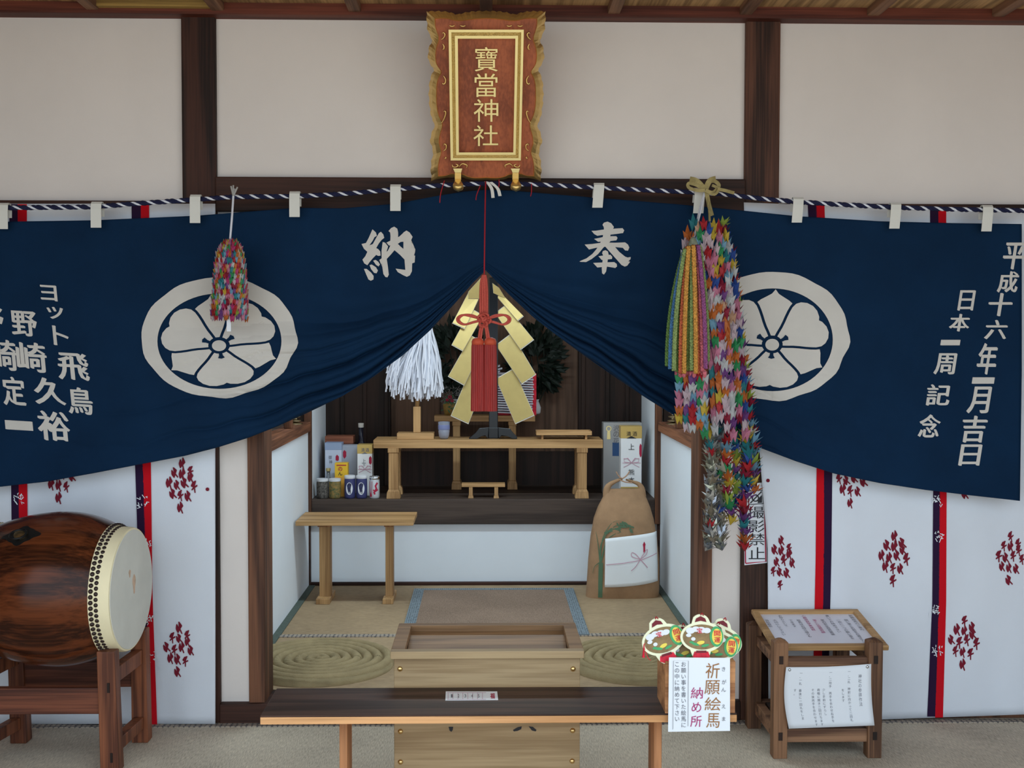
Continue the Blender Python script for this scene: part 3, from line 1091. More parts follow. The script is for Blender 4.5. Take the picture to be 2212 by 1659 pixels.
mb = MB()
for dx in (-7, -2.5, 2.5, 7):
    a = [tp(1046 + dx * 0.3, 594), tp(1045 + dx * 0.8, 610, -0.003 * (abs(dx) < 4)), tp(1045 + dx, 640, -0.004 * (abs(dx) < 4)), tp(1045 + dx, 690)]
    mb.tube(smooth_pts(a, 5), 2.9 * pxm, 8)
make('hanging_cords', mb, M_cordred, tassel, smooth=True)
for sg in (-1, 1):
    for off in (0, 5.5):
        a = [tp(1045 + sg * 4, 690, -0.012), tp(1045 + sg * 22, 685 - off, -0.014), tp(1045 + sg * 45, 680.5 - off * 0.4, -0.014), tp(1045 + sg * (57 - 0), 687, -0.014), tp(1045 + sg * 55, 696, -0.014),
             tp(1045 + sg * 42, 701 + off * 0.3, -0.014), tp(1045 + sg * 20, 696, -0.014), tp(1045 + sg * 4, 692, -0.012)]
        if off:
            a = [Vector((p.x, p.y, p.z)) for p in a]
            c = tp(1045 + sg * 30, 691, -0.012)
            a = [c + (p - c) * 0.84 for p in a]
            a[0], a[-1] = tp(1045 + sg * 6, 690, -0.012), tp(1045 + sg * 6, 692, -0.012)
        make('bow_loop', MB().tube(smooth_pts(a, 6), 2.3 * pxm, 7), M_cordred, tassel, smooth=True)
mb = MB()
for cx, cy, r, ph in ((1041, 687, 9, 0), (1051, 692, 9, 1), (1044, 700, 8.5, 2), (1047, 683, 8, 3)):
    a = [tp(cx + r * math.cos(t), cy + r * 0.75 * math.sin(t), -0.016 - 0.006 * math.sin(2 * t + ph)) for t in [2 * PI * k / 16 for k in range(16)]]
    mb.tube(a, 2.7 * pxm, 7, close=True)
make('knot', mb, M_cordred, tassel, smooth=True)
mb = MB()
for x0, x1 in ((1040, 1033), (1044, 1038), (1048, 1053), (1051, 1058)):
    mb.tube(smooth_pts([tp(x0, 700, -0.01), tp((x0 + x1) / 2 - 0.5, 716, -0.01), tp(x1, 738, -0.004)], 4), 2.4 * pxm, 7)
make('lower_cords', mb, M_cordred, tassel, smooth=True)
for cx in (1032, 1059):
    c = tp(cx, 735)
    make('tassel_cap', MB().lathe([(4 * pxm, 6 * pxm), (11 * pxm, 3 * pxm), (13.5 * pxm, -3 * pxm), (13 * pxm, -10 * pxm)], c, 20), M_tasselcap, tassel, smooth=True)
    mb = MB()
    prof = []
    seg = 44
    rings = []
    for py, r in ((742, 12.2), (748, 13.3), (800, 13.8), (850, 14.2), (884, 14.6), (888, 14.4)):
        cc = tp(cx, py)
        rings.append([cc + Vector((math.cos(2 * PI * k / seg), math.sin(2 * PI * k / seg), 0)) * r * pxm * (1 + (0.05 if k % 2 else -0.03)) for k in range(seg)])
    make('tassel_fringe', mb.loft(rings), M_tassel, tassel)

# ================================================================== GILDED PLAQUE
PT = math.radians(24)
PB = at(1050, 388, -0.075)
PU = Vector((0, -math.sin(PT), math.cos(PT)))
PN = Vector((0, -math.cos(PT), -math.sin(PT)))


def pl(px, py, off=0.0):
    """point of the tilted plaque plane seen at px,py, raised off along its normal"""
    d = ray(px, py)
    o = PB + PN * off
    t = (o - CAM).dot(PN) / d.dot(PN)
    return CAM + d * t


def pc(x, y, off=0.0):
    return pl(900 + x / 3.857, y / 3.857, off)


def resample(pts, n):
    P = smooth_pts([(x, y, 0) for x, y in pts], 6)
    L = [0]
    for a, b in zip(P, P[1:]):
        L.append(L[-1] + (b - a).length)
    out = []
    for k in range(n):
        l = L[-1] * k / (n - 1)
        i = 0
        while i < len(L) - 2 and L[i + 1] < l:
            i += 1
        f = (l - L[i]) / max(1e-9, L[i + 1] - L[i])
        p = P[i].lerp(P[i + 1], f)
        out.append((p.x, p.y))
    return out


mir = lambda P: [(1157 - x, y) for x, y in P][::-1]
Li = [(150, 152), (152, 215), (166, 260), (182, 325), (160, 400), (154, 475), (166, 540), (203, 598), (182, 640), (166, 700), (162, 800), (166, 890), (182, 965), (212, 1038), (190, 1130), (184, 1195), (203, 1270), (186, 1330), (176, 1400), (178, 1470)]
Lo = [(82, 95), (90, 240), (110, 292), (128, 338), (102, 400), (95, 478), (108, 525), (142, 580), (118, 640), (106, 700), (102, 800), (110, 900), (130, 1000), (152, 1036), (122, 1120), (113, 1180), (138, 1262), (126, 1330), (118, 1400), (124, 1512)]
Ti = [(150, 152), (200, 149), (255, 152), (300, 164), (344, 170), (398, 166), (440, 160), (500, 154), (578.5, 150)]
To = [(82, 95), (160, 93), (245, 97), (300, 110), (344, 120), (398, 106), (440, 99), (500, 93), (578.5, 92)]
Bi = [(178, 1470), (240, 1466), (290, 1450), (330, 1458), (380, 1454), (425, 1474), (490, 1486), (578.5, 1482)]
Bo = [(124, 1512), (180, 1492), (290, 1478), (330, 1484), (380, 1480), (425, 1494), (490, 1502), (578.5, 1500)]
n1, n2, n3 = 60, 30, 24


def outline(Lp, Tp, Bp, rip=0.0):
    l = resample(Lp, n1)
    t = resample(Tp, n2)
    b = resample(Bp, n3)
    if rip:
        l = [(x + rip * math.sin(i * 1.9), y) for i, (x, y) in enumerate(l)]
        t = [(x, y + rip * math.sin(i * 1.9)) for i, (x, y) in enumerate(t)]
    tr = mir(t)
    lr = mir(l[::-1])
    br = mir(b)
    loop = t[:-1] + tr[:-1]
    loop += [(1157 - x, y) for x, y in l][:-1]
    loop += [(1157 - x, y) for x, y in b][:-1]
    loop += b[::-1][:-1]
    loop += l[::-1][:-1]
    return loop


fi = outline(Li, Ti, Bi)
fo = outline(Lo, To, Bo, 5.0)
plaque = thing('shrine_name_plaque', 'gilded wooden name plaque with scalloped frame tilted over the curtain', 'plaque', PB)
mb = MB()
mb.loft([[pc(x, y, 0.028) for x, y in fi], [pc(x, y, -0.02) for x, y in fi]])
make('back_board', mb, M_plaque, plaque, tri=True)
# gilt scalloped rim: from a thin front lip sweeping back and outward
lip = []
cx0, cy0 = 578.5, 800
for x, y in fi:
    lip.append((x + (cx0 - x) * 0.018, y + (cy0 - y) * 0.012))
mb = MB()
A = [pc(x, y, 0.0285) for x, y in lip]
B = [pc(x, y, 0.034) for x, y in fi]
mid = [pc((a[0] * 0.45 + b[0] * 0.55), (a[1] * 0.45 + b[1] * 0.55), 0.018) for a, b in zip(fi, fo)]
Cc = [pc(x, y, -0.004) for x, y in fo]
D = [pc(x, y, -0.02) for x, y in fi]
mb.loft([A, B, mid, Cc, D], cap=False)
make('gilded_rim', mb, M_gold, plaque)


def frame(name, o, i, z0, z1, m):
    mb = MB()
    of, inn = [pc(x, y, z1) for x, y in o], [pc(x, y, z1) for x, y in i]
    ob, ib = [pc(x, y, z0) for x, y in o], [pc(x, y, z0) for x, y in i]
    mb.loft([ob, of, inn, ib], cap=False)
    return make(name, mb, m, plaque)


def fr(t):
    a = [(266, 247), (893, 247), (868, 1337), (283, 1337)]
    b = [(343, 322), (823, 322), (805, 1270), (352, 1270)]
    return [(p[0] + (q[0] - p[0]) * t, p[1] + (q[1] - p[1]) * t) for p, q in zip(a, b)]


frame('outer_moulding', fr(0), fr(0.3), 0.026, 0.050, M_goldb)
frame('carved_band', fr(0.3), fr(0.68), 0.026, 0.042, M_golddot)
frame('inner_moulding', fr(0.68), fr(1.0), 0.026, 0.048, M_goldb)
FC.extrude = 0
for ch, cx, cy, wd, ht in (('寶', 580, 490, 192, 202), ('當', 578, 706, 190, 196), ('神', 578, 916, 205, 188), ('社', 576, 1126, 206, 172)):
    o_ = ([], [])
    put_glyph(o_, ch, cx, cy, wd, ht)
    bm = bmesh.new()
    bv = [bm.verts.new(pc(p[0], p[1], 0.029)) for p in o_[0]]
    for f in o_[1]:
        try:
            bm.faces.new([bv[i] for i in f])
        except ValueError:
            pass
    bmesh.ops.recalc_face_normals(bm, faces=bm.faces)
    ext = bmesh.ops.extrude_face_region(bm, geom=bm.faces[:])
    for g in ext['geom']:
        if isinstance(g, bmesh.types.BMVert):
            g.co += PN * 0.007
    bmesh.ops.recalc_face_normals(bm, faces=bm.faces)
    me = bpy.data.meshes.new('carved_character')
    for v in bm.verts:
        v.co -= PB
    bm.to_mesh(me)
    bm.free()
    me.materials.append(M_goldb)
    o = bpy.data.objects.new('carved_character', me)
    COL.objects.link(o)
    o.parent = plaque


def scroll(P, r=3.4):
    return [pc(x, y, 0.033) for x, y in [(p.x, p.y) for p in smooth_pts([(x, y, 0) for x, y in P], 5)]], r


scr = [[(205, 330), (225, 315), (236, 290), (225, 272), (212, 280)], [(216, 365), (228, 385), (226, 408), (214, 410)], [(222, 630), (240, 660), (238, 690), (222, 702), (216, 690)],
       [(205, 1030), (228, 990), (242, 945), (236, 925), (224, 932)], [(222, 1258), (244, 1240), (246, 1210), (230, 1200), (226, 1216)], [(232, 1322), (244, 1316), (240, 1306)],
       [(272, 212), (296, 220), (318, 212)], [(362, 212), (386, 220), (408, 212)],
       [(296, 1372), (304, 1390), (328, 1392), (345, 1378), (325, 1366)], [(352, 1392), (376, 1366), (402, 1368), (422, 1382), (412, 1396)]]
for P in scr:
    for Q in (P, [(1157 - x, y) for x, y in P]):
        a, r = scroll(Q)
        n = len(a)
        make('scroll_ornament', MB().tube(a, [0.0008 + 0.0016 * math.sin(PI * (i + 0.6) / (n + 0.4)) for i in range(n)], 6), M_gold, plaque, smooth=True)
for cx in (343, 823):
    hk = thing('plaque_hook', 'left gilt hook holding the plaque from below' if cx < 500 else 'right gilt hook holding the plaque from below', 'hook', pc(cx, 1500, 0), 'gilt plaque hooks')
    mb = MB()
    mb.slab([pc(cx - 40, 1404, 0.052), pc(cx + 38, 1404, 0.052), pc(cx + 28, 1440, 0.052), pc(cx - 24, 1440, 0.052)], [pc(cx - 40, 1404, 0.036), pc(cx + 38, 1404, 0.036), pc(cx + 28, 1440, 0.036), pc(cx - 24, 1440, 0.036)])
    make('hook_cap', mb, M_goldb, hk, 0.001)
    mb = MB()
    mb.slab([pc(cx - 26, 1440, 0.046), pc(cx + 28, 1440, 0.046), pc(cx + 28, 1502, 0.046), pc(cx - 26, 1502, 0.046)], [pc(cx - 26, 1440, 0.036), pc(cx + 28, 1440, 0.036), pc(cx + 28, 1502, 0.036), pc(cx - 26, 1502, 0.036)])
    make('hook_plate', mb, M_gold, hk, 0.001)
    c0 = at(900 + cx / 3.857 + 1, 402, -0.14)
    mb = MB()
    rows = []
    for k in range(9):
        a = PI * k / 8
        z = -0.012 * math.sin(a)
        hw = 0.0165 * (0.35 + 0.65 * abs(math.cos(a)))
        rows.append([c0 + Vector((-hw, -0.016 * math.cos(a) - 0.004, z)), c0 + Vector((0, -0.016 * math.cos(a) - 0.004, z - 0.004)), c0 + Vector((hw, -0.016 * math.cos(a) - 0.004, z))])
    rows = [[pc(cx - 20, 1500, 0.046), pc(cx + 1, 1500, 0.047), pc(cx + 22, 1500, 0.046)]] + rows
    make('hook_cup', MB().grid(rows), M_gold, hk, smooth=True, solid=0.002)

# ================================================================== FOLDED PAPER CRANES
CC = [('red', (0.55, 0.02, 0.03)), ('pink', (0.72, 0.24, 0.36)), ('yellow', (0.72, 0.50, 0.05)), ('orange', (0.68, 0.17, 0.03)), ('green', (0.04, 0.34, 0.12)), ('teal', (0.03, 0.26, 0.30)),
      ('blue', (0.03, 0.09, 0.38)), ('sky', (0.22, 0.45, 0.62)), ('white', (0.70, 0.70, 0.70)), ('purple', (0.20, 0.06, 0.26)), ('rose', (0.62, 0.05, 0.20)), ('peach', (0.74, 0.42, 0.26)),
      ('lime', (0.35, 0.45, 0.06)), ('crimson', (0.33, 0.01, 0.04)), ('pale', (0.72, 0.55, 0.60))]
CM = [mat('crane_paper_' + n, tuple(v * 0.60 for v in c), 0.55, 0, 0.35) for n, c in CC]
CS = [mat('crane_foil_%d' % k, c, 0.3, 0.75) for k, c in enumerate(((0.42, 0.42, 0.40), (0.34, 0.36, 0.30), (0.5, 0.48, 0.40), (0.30, 0.32, 0.36), (0.40, 0.35, 0.26)))]


def crane_geo(kind):
    """closed: wings folded down round the body; open: wings, neck and tail raised like a crown"""
    if kind == 'closed':
        v = [(0, 0, .55), (-.5, .10, -.10), (.5, .10, -.10), (0, -.34, -.02), (-.30, -.12, -.52), (.30, -.12, -.52), (0, -.2, -.2), (0, .3, -.3), (-.62, .0, .22), (.62, .0, .22), (-.42, -.02, -.2), (.42, -.02, -.2)]
        f = [(0, 1, 3), (0, 3, 2), (1, 4, 3), (3, 4, 6), (3, 6, 5), (3, 5, 2), (0, 7, 1), (0, 2, 7), (1, 7, 4), (2, 5, 7), (4, 7, 6), (5, 6, 7), (8, 1, 10), (9, 11, 2), (8, 10, 3), (9, 3, 11)]
    else:
        v = [(0, 0, -.5), (-.34, .12, -.05), (.34, .12, -.05), (0, -.40, -.02), (0, .40, 0), (-.52, -.10, .48), (.52, -.10, .48), (-.16, -.2, .08), (.16, -.2, .08), (-.16, .2, .08), (.16, .2, .08),
             (0, -.62, .52), (0, .6, .5), (0, -.08, .30), (-.80, .1, .20), (.80, .1, .20), (-.36, -.1, -.16), (.36, -.1, -.16)]
        f = [(0, 1, 3), (0, 3, 2), (0, 4, 1), (0, 2, 4), (1, 5, 7), (7, 5, 9), (2, 8, 6), (8, 10, 6), (3, 7, 11), (3, 11, 8), (4, 12, 9), (4, 10, 12), (7, 13, 8), (9, 10, 13), (1, 7, 3), (2, 3, 8), (1, 14, 16), (16, 14, 0), (2, 17, 15), (17, 0, 15)]
    return v, f


def crane_mesh(kind, k, m):
    v, f = crane_geo(kind)
    me = bpy.data.meshes.new('paper_crane')
    me.from_pydata(v, [], f)
    me.materials.append(m)
    return me


CME = {('closed', k): crane_mesh('closed', k, m) for k, m in enumerate(CM)}
CME.update({('open', k): crane_mesh('open', k, m) for k, m in enumerate(CM)})
CME.update({('foil', k): crane_mesh('open', k, m) for k, m in enumerate(CS)})
PROTO = bpy.data.objects.new('paper_crane', CME[('closed', 0)])


def add_cranes(t, spots, keep=100):
    """spots: (point, size, aspect, kind, colour, turn). Nearest to the viewer become crane parts, the crowd behind one stuff part"""
    org = world_loc(t)
    spots = sorted(spots, key=lambda s: -(s[1] * s[1]) / max(0.1, (s[0] - CAM).length) + s[0].y * 0.25)
    for p, s, asp, kind, k, tw in spots[:keep]:
        c = PROTO.copy()
        c.data = CME[(kind, k)]
        c.parent = t
        c.location = p - org
        c.scale = (s, s, s * asp)
        c.rotation_euler = (tw[0], tw[1], tw[2])
        COL.objects.link(c)
    rest = spots[keep:]
    if rest:
        me = bpy.data.meshes.new('crane_strings')
        V, Fs, MI = [], [], []
        mats = []
        for p, s, asp, kind, k, tw in rest:
            v, f = crane_geo('closed' if kind == 'closed' else 'open')
            R = Matrix.Rotation(tw[2], 3, 'Z') @ Matrix.Rotation(tw[1], 3, 'Y') @ Matrix.Rotation(tw[0], 3, 'X')
            b = len(V)
            V += [tuple(p - org + R @ Vector((x * s, y * s, z * s * asp))) for x, y, z in v]
            Fs += [tuple(b + i for i in q) for q in f]
            m = CS[k] if kind == 'foil' else CM[k]
            if m not in mats:
                mats.append(m)
            MI += [mats.index(m)] * len(f)
        me.from_pydata(V, [], Fs)
        for m in mats:
            me.materials.append(m)
        me.polygons.foreach_set('material_index', MI)
        o = bpy.data.objects.new('crane_strings', me)
        COL.objects.link(o)
        o.parent = t
        tag(o, kind='stuff')


def rt(a=0.25):
    return (random.uniform(-a, a), random.uniform(-a, a) * 0.7, random.uniform(-a, a) * 1.6)


# left bundle
LYc = -0.215
PX = (3.8 + LYc) / F
lb = thing('crane_garland', 'small bundle of bright paper cranes hanging before the left crest', 'paper cranes', at(497, 515, LYc))
lw = [(515, 4), (530, 22), (545, 30), (565, 34), (600, 37), (640, 40), (676, 42), (695, 40)]
lc = [(515, 497), (560, 497), (620, 496), (695, 495)]
spots = []
for row in range(15):
    py = 527 + row * 11.2
    hw = interp(lw, py)
    for layer, rr in ((0, 1.0), (1, 0.55)):
        n = 19 if layer == 0 else 9
        for i in range(n):
            a = PI * (i + 0.5 * (row % 2)) / (n - 1) if layer == 0 else PI * i / (n - 1)
            x = interp(lc, py) - math.cos(a) * (hw - 4) * rr
            y = LYc - math.sin(a) * 0.048 * rr * min(1, hw / 30)
            if row == 14 and (i + layer) % 2:
                continue
            spots.append((at(x, py + random.uniform(-3, 3), y), 8.6 * PX * random.uniform(.85, 1.15), 2.3, 'closed', random.choice([0, 0, 1, 2, 3, 10, 4, 5, 7, 8, 9, 11, 14, 1, 12, 13]), rt(0.15)))
add_cranes(lb, spots)
make('hanging_string', MB().tube(smooth_pts([at(505, 407, -0.15), at(504, 425, -0.152), at(501, 470, -0.19), at(497, 518, LYc)], 6), 0.0034, 7), M_whitestr, lb, smooth=True)
mb = MB()
for dx, dy in ((-5, -22), (0, -24), (6, -16), (9, -20)):
    mb.tube([at(504, 424, -0.152), at(504 + dx, 424 + dy, -0.154)], 0.0028, 5)
make('string_ends', mb, mat('grey_string', (0.36, 0.34, 0.32), 0.9), lb)
make('paper_tag', MB().box(at(490, 700, LYc - 0.03).x, at(499, 700, LYc - 0.03).x, LYc - 0.032, LYc - 0.029, at(495, 716, LYc).z, at(495, 690, LYc).z), M_white, lb)

# right bundles: long one behind, main one, braided one in front
RYc = -0.225
lg = thing('crane_garland', 'longest garland of cranes with spread wings reaching below the navy curtain', 'paper cranes', at(1540, 480, RYc))
spots = []
strs = [(-1, [(480, 1562), (560, 1580), (640, 1590), (760, 1605), (860, 1618), (940, 1624)], 940, [4, 2, 0, 5, 6, 7, 3, 12], 0.0),
        (1, [(930, 1532), (1000, 1537), (1080, 1535), (1190, 1533)], 1188, None, 0.0),
        (1, [(930, 1552), (1000, 1554), (1080, 1556), (1190, 1554)], 1192, None, 0.02),
        (0, [(935, 1570), (1000, 1571), (1100, 1574), (1130, 1584)], 1122, 'c', 0.0),
        (0, [(935, 1590), (1000, 1592), (1100, 1586)], 1098, 'c', 0.025),
        (0, [(930, 1612), (1000, 1615), (1100, 1608), (1190, 1609)], 1186, 'c', 0.0),
        (0, [(930, 1626), (1000, 1628), (1100, 1626)], 1065, 'c', 0.02)]
for kd, path, end, pal, dy in strs:
    py = path[0][0]
    while py < end:
        x = interp(path, py)
        big = 26 if kd != -1 else 22
        for rep in range(2 if kd == 1 else 1):
            if kd == 1:
                spots.append((at(x + random.uniform(-7, 7), py + random.uniform(-4, 4), RYc + dy - random.uniform(0, .03)), random.uniform(22, 28) * PX, 1.15, 'foil', random.randrange(5), rt(0.7)))
                if random.random() < 0.10:
                    spots.append((at(x, py, RYc + dy - 0.03), 20 * PX, 1.1, 'open', random.choice([5, 4, 0, 6]), rt(0.5)))
            else:
                spots.append((at(x + random.uniform(-3, 3), py, RYc + dy - random.uniform(0, .01)), big * PX * random.uniform(.92, 1.1), 1.15, 'open', random.choice([0, 2, 3, 4, 6, 7, 9, 13, 5, 12, 8, 3]), rt(0.45)))
        py += 15.5
add_cranes(lg, spots)

mg = thing('crane_garland', 'fullest bundle of multicoloured cranes tied with a straw bow on the rope', 'paper cranes', at(1525, 480, RYc - 0.03))
spots = []
gl = [(478, 1503), (500, 1486), (540, 1477), (600, 1488), (700, 1502), (800, 1512), (940, 1518)]
gr = [(478, 1548), (500, 1566), (540, 1580), (600, 1588), (700, 1598), (800, 1606), (940, 1612)]
row = 0
py = 484.0
while py < 936:
    a_, b_ = interp(gl, py), interp(gr, py)
    n = max(5, int((b_ - a_) / 12.5))
    for i in range(n + 1):
        f = i / n
        a = PI * f
        x = a_ + (b_ - a_) * f
        y = RYc - 0.03 - 0.055 * math.sin(a)
        end = 936 - 26 * ((i * 7) % 3 == 0)
        if py + (i % 2) * 11 > end:
            continue
        spots.append((at(x, py + (i % 2) * 11 + random.uniform(-4, 4), y), 15 * PX * random.uniform(.85, 1.15), 2.4, 'closed', random.choice([0, 1, 2, 3, 4, 5, 6, 7, 8, 9, 11, 14, 8, 1, 3, 13, 14]), rt(0.2)))
    py += 20
    row += 1
add_cranes(mg, spots)
for a in ([(1524, 410), (1512, 450), (1501, 510)], [(1525, 412), (1531, 445), (1533, 478)]):
    make('hanging_string', MB().tube(smooth_pts([at(x, y, -0.15 - (y - 410) / 100 * 0.115) for x, y in a], 6), 0.0035, 7), M_whitestr if a[2][0] < 1510 else mat('raffia', obs(116, 104, 68), 0.8, noise_amt=0.2, nscale=60), mg, smooth=True)
M_raf = MATS['raffia']


def ribbon(pts, wd, Y0, m, parent, name):
    P = smooth_pts([at(x, y, Y0 - 0.012 * math.sin(i * 1.7)) for i, (x, y) in enumerate(pts)], 6)
    rows = []
    n = len(P)
    for i, p in enumerate(P):
        t = (P[min(i + 1, n - 1)] - P[max(i - 1, 0)]).normalized()
        s = t.cross(Vector((0, 1, 0.25))).normalized() * wd * PX * 0.5
        rows.append([p - s, p + s])
    return make(name, MB().grid(rows), m, parent, solid=0.0012)


for pts, wd in (([(1523, 411), (1505, 400), (1488, 396), (1488, 405), (1505, 411), (1523, 411)], 7), ([(1523, 410), (1532, 393), (1545, 392), (1553, 402), (1540, 416), (1524, 411)], 8),
                ([(1523, 410), (1506, 392), (1490, 387)], 12), ([(1524, 409), (1533, 391), (1546, 386)], 12), ([(1525, 412), (1543, 420), (1552, 408), (1538, 400)], 6),
                ([(1550, 408), (1568, 412), (1586, 417)], 7), ([(1526, 412), (1531, 440), (1538, 466)], 9)):
    ribbon(pts, wd, -0.165, M_raf, mg, 'straw_bow')

bg_ = thing('braided_garland', 'garland of green and orange braided paper chains with cranes at its ends', 'paper garland', at(1500, 515, RYc - 0.06))
BC = [mat('braid_' + n, tuple(v * 0.62 for v in c), 0.85, noise_amt=0.45, nscale=160) for n, c in (('green', obs(92, 120, 62)), ('blue', obs(70, 110, 150)), ('sage', obs(120, 136, 84)), ('orange', obs(196, 128, 60)), ('deep', obs(188, 92, 60)),
                                                                         ('plum', obs(128, 70, 112)), ('pink', obs(176, 92, 100)), ('olive', obs(104, 116, 58)))]
br = [(0, 1441, 790, 1477, 545), (1, 1448, 796, 1479, 540), (2, 1456, 800, 1480, 538), (0, 1464, 803, 1482, 536), (4, 1470, 806, 1485, 534), (3, 1478, 806, 1488, 532), (7, 1487, 800, 1491, 532), (2, 1494, 800, 1494, 532),
      (3, 1503, 806, 1498, 530), (4, 1510, 808, 1501, 530), (6, 1517, 802, 1505, 530), (5, 1524, 796, 1508, 530), (2, 1529, 780, 1511, 530)]
for j, (k, xb, yb, xt, yt) in enumerate(br):
    mb = MB()
    n = 90
    for sdx in range(3):
        pts = []
        for i in range(n + 1):
            f = i / n
            py = yt + (yb - yt) * f
            x = xt + (xb - xt) * (1 - (1 - f) ** 2.1)
            a = 2 * PI * f * (yb - yt) / 19.0
            ph = sdx * 2 * PI / 3
            pts.append(at(x + 3.0 * math.sin(a + ph), py, RYc - 0.088 - 0.012 * (j % 3) - 0.02 * math.sin(PI * j / 12) + 0.0035 * math.sin(2 * a + 2 * ph)))
        mb.tube(pts, 0.0036, 5)
    make('braided_chain', mb, BC[k], bg_, smooth=True)
c = at(1497, 528, RYc - 0.075)
make('chain_knot', MB().lathe([(0.004, 0.022), (0.010, 0.014), (0.015, 0.0), (0.020, -0.015), (0.014, -0.03)], c, 14), mat('knot_paper', obs(96, 100, 84), 0.8, noise_amt=0.3, nscale=80), bg_, smooth=True)
make('hanging_string', MB().tube(smooth_pts([at(1524, 411, -0.15), at(1510, 470, -0.23), at(1497, 520, RYc - 0.07)], 5), 0.003, 6), M_whitestr, bg_, smooth=True)
mb = MB()
for i in range(9):
    p = at(1462 + 7.5 * i, 806, RYc - 0.09 - 0.012 * (i % 3))
    mb.lathe([(0.002, 0.01), (0.007, 0.004), (0.006, -0.009), (0.002, -0.014)], p, 8)
make('chain_ends', mb, BC[6], bg_)
spots = []
for x, y0, y1 in ((1467, 815, 908), (1484, 816, 930), (1496, 818, 926), (1512, 812, 920), (1522, 815, 940)):
    py = y0
    while py < y1:
        spots.append((at(x, py, RYc - 0.09 - random.uniform(0, .02)), 16 * PX, 2.0, 'closed', random.choice([2, 4, 5, 1, 3, 9, 0, 14, 7, 8]), rt(0.15)))
        py += 17
add_cranes(bg_, spots)

# ================================================================== DRUM ON ITS STAND
DY = -0.305
dD = 3.8 + DY
DC = Vector((X_(134, dD), DY, Z_(1268, dD)))
DM = Matrix.Rotation(math.radians(-3.2), 3, 'Z') @ Matrix.Rotation(PI / 2, 3, 'Y')   # lathe z -> drum axis, towards the right


def dpt(l, r, a):
    """drum surface: l along the axis, a = angle up from the viewer side"""
    return DC + Matrix.Rotation(math.radians(-3.2), 3, 'Z') @ Vector((l, -r * math.cos(a), r * math.sin(a)))


def drad(l):
    return 0.181 + 0.0475 * (1 - (l / (0.168 if l > 0 else 0.218)) ** 2)


drum = thing('taiko_drum', 'brown barrel drum with pale skin head on a wooden stand at left', 'drum', DC)
prof = [(drad(l), l) for l in [-0.222 + 0.394 * k / 44 for k in range(45)]]
make('drum_body', MB().lathe(prof, DC, 96, DM), M_drum, drum, smooth='auto')
for sg in (1, -1):
    sh_ = 0.0 if sg > 0 else 0.05
    pr = [(drad(0.147) + 0.0003, 0.147), (drad(0.147) + 0.0022, 0.1485), (drad(0.165) + 0.0025, 0.166), (0.1835, 0.196), (0.181, 0.203), (0.1765, 0.2047)]
    hd = make('drum_head', MB().lathe([(r, (l + sh_) * sg) for r, l in pr], DC, 96, DM), M_skin, drum, smooth='auto')
    fc = MB().lathe([(0.1765, (0.2044 + sh_) * sg), (0.1755, (0.2058 + sh_) * sg), (0.10, (0.206 + sh_) * sg), (0.001, (0.206 + sh_) * sg)], DC, 64, DM)
    make('drum_face', fc, M_skin2, hd, smooth='auto')
    if sg > 0:
        sc = MB()
        for y0, z0, ry, rz in ((0.015, 0.012, 0.012, 0.03), (-0.02, 0.05, 0.008, 0.012)):
            ring = [DC + Matrix.Rotation(math.radians(-3.2), 3, 'Z') @ Vector((0.2064, y0 + ry * math.cos(t) * (1 + .3 * math.sin(3 * t)), z0 + rz * math.sin(t))) for t in [2 * PI * k / 20 for k in range(20)]]
            sc.add(ring, [tuple(range(20))])
        make('worn_patch', sc, M_scuff, hd)
    n = 74
    rest = MB()
    TP = [(0.0071, -0.001), (0.0069, 0.001), (0.0052, 0.0035), (0.0024, 0.0047), (0.0003, 0.005)]
    tm = None
    for row, l in ((0, 0.1545), (1, 0.1675)):
        for k in range(n):
            a = 2 * PI * (k + 0.5 * row) / n
            p = dpt((l + sh_) * sg, drad(l) + 0.0022, a)
            nrm = (dpt(l * sg, 1, a) - dpt(l * sg, 0, a)).normalized()
            if sg < 0 or nrm.dot((CAM - p).normalized()) < -0.12:
                rest.lathe(TP, p, 8, nrm.to_track_quat('Z', 'X').to_matrix())
                continue
            if tm is None:
                tm = t0 = make('tack', MB().lathe(TP, DC, 10), M_tack, hd, smooth=True)
            else:
                t0 = tm.copy()
                COL.objects.link(t0)
            t0.rotation_mode = 'QUATERNION'
            t0.rotation_quaternion = nrm.to_track_quat('Z', 'X')
            t0.location = p - DC
    tag(make('tack_rows', rest, M_tack, hd, smooth=True), kind='stuff')
# iron plate with ring on the upper front
pa, plc = math.radians(54), -0.068
mb = MB()
ol = []
for k in range(48):
    t = 2 * PI * k / 48
    r = 0.036 * (0.72 + 0.28 * abs(math.cos(2 * t)) ** 1.5 + 0.07 * math.cos(8 * t))
    ol.append((r * 1.55 * math.cos(t), r * 1.0 * math.sin(t)))
mb.loft([[dpt(plc + x, drad(plc + x) - 0.004, pa + y / 0.22) for x, y in ol], [dpt(plc + x, drad(plc + x) + 0.002, pa + y / 0.22) for x, y in ol]])
hp = make('handle_plate', mb, M_iron, drum, tri=True)
nr = (dpt(plc, 1, pa) - dpt(plc, 0, pa)).normalized()
Mn = nr.to_track_quat('Z', 'Y').to_matrix()
mb = MB().lathe([(0.019, 0.0), (0.019, 0.004), (0.015, 0.006), (0.008, 0.0045), (0.001, 0.006)], dpt(plc, drad(plc) + 0.002, pa), 24, Mn)
make('flower_boss', mb, M_oldbrass, hp, smooth='auto')
ring = [dpt(plc, drad(plc) + 0.012, pa) + Mn @ Vector((0.022 * math.cos(t), 0.022 * math.sin(t) - 0.012, 0.004 - 0.004 * math.sin(t))) for t in [2 * PI * k / 24 for k in range(24)]]
make('ring_handle', MB().tube(ring, 0.0032, 7, close=True), M_iron, hp, smooth=True)

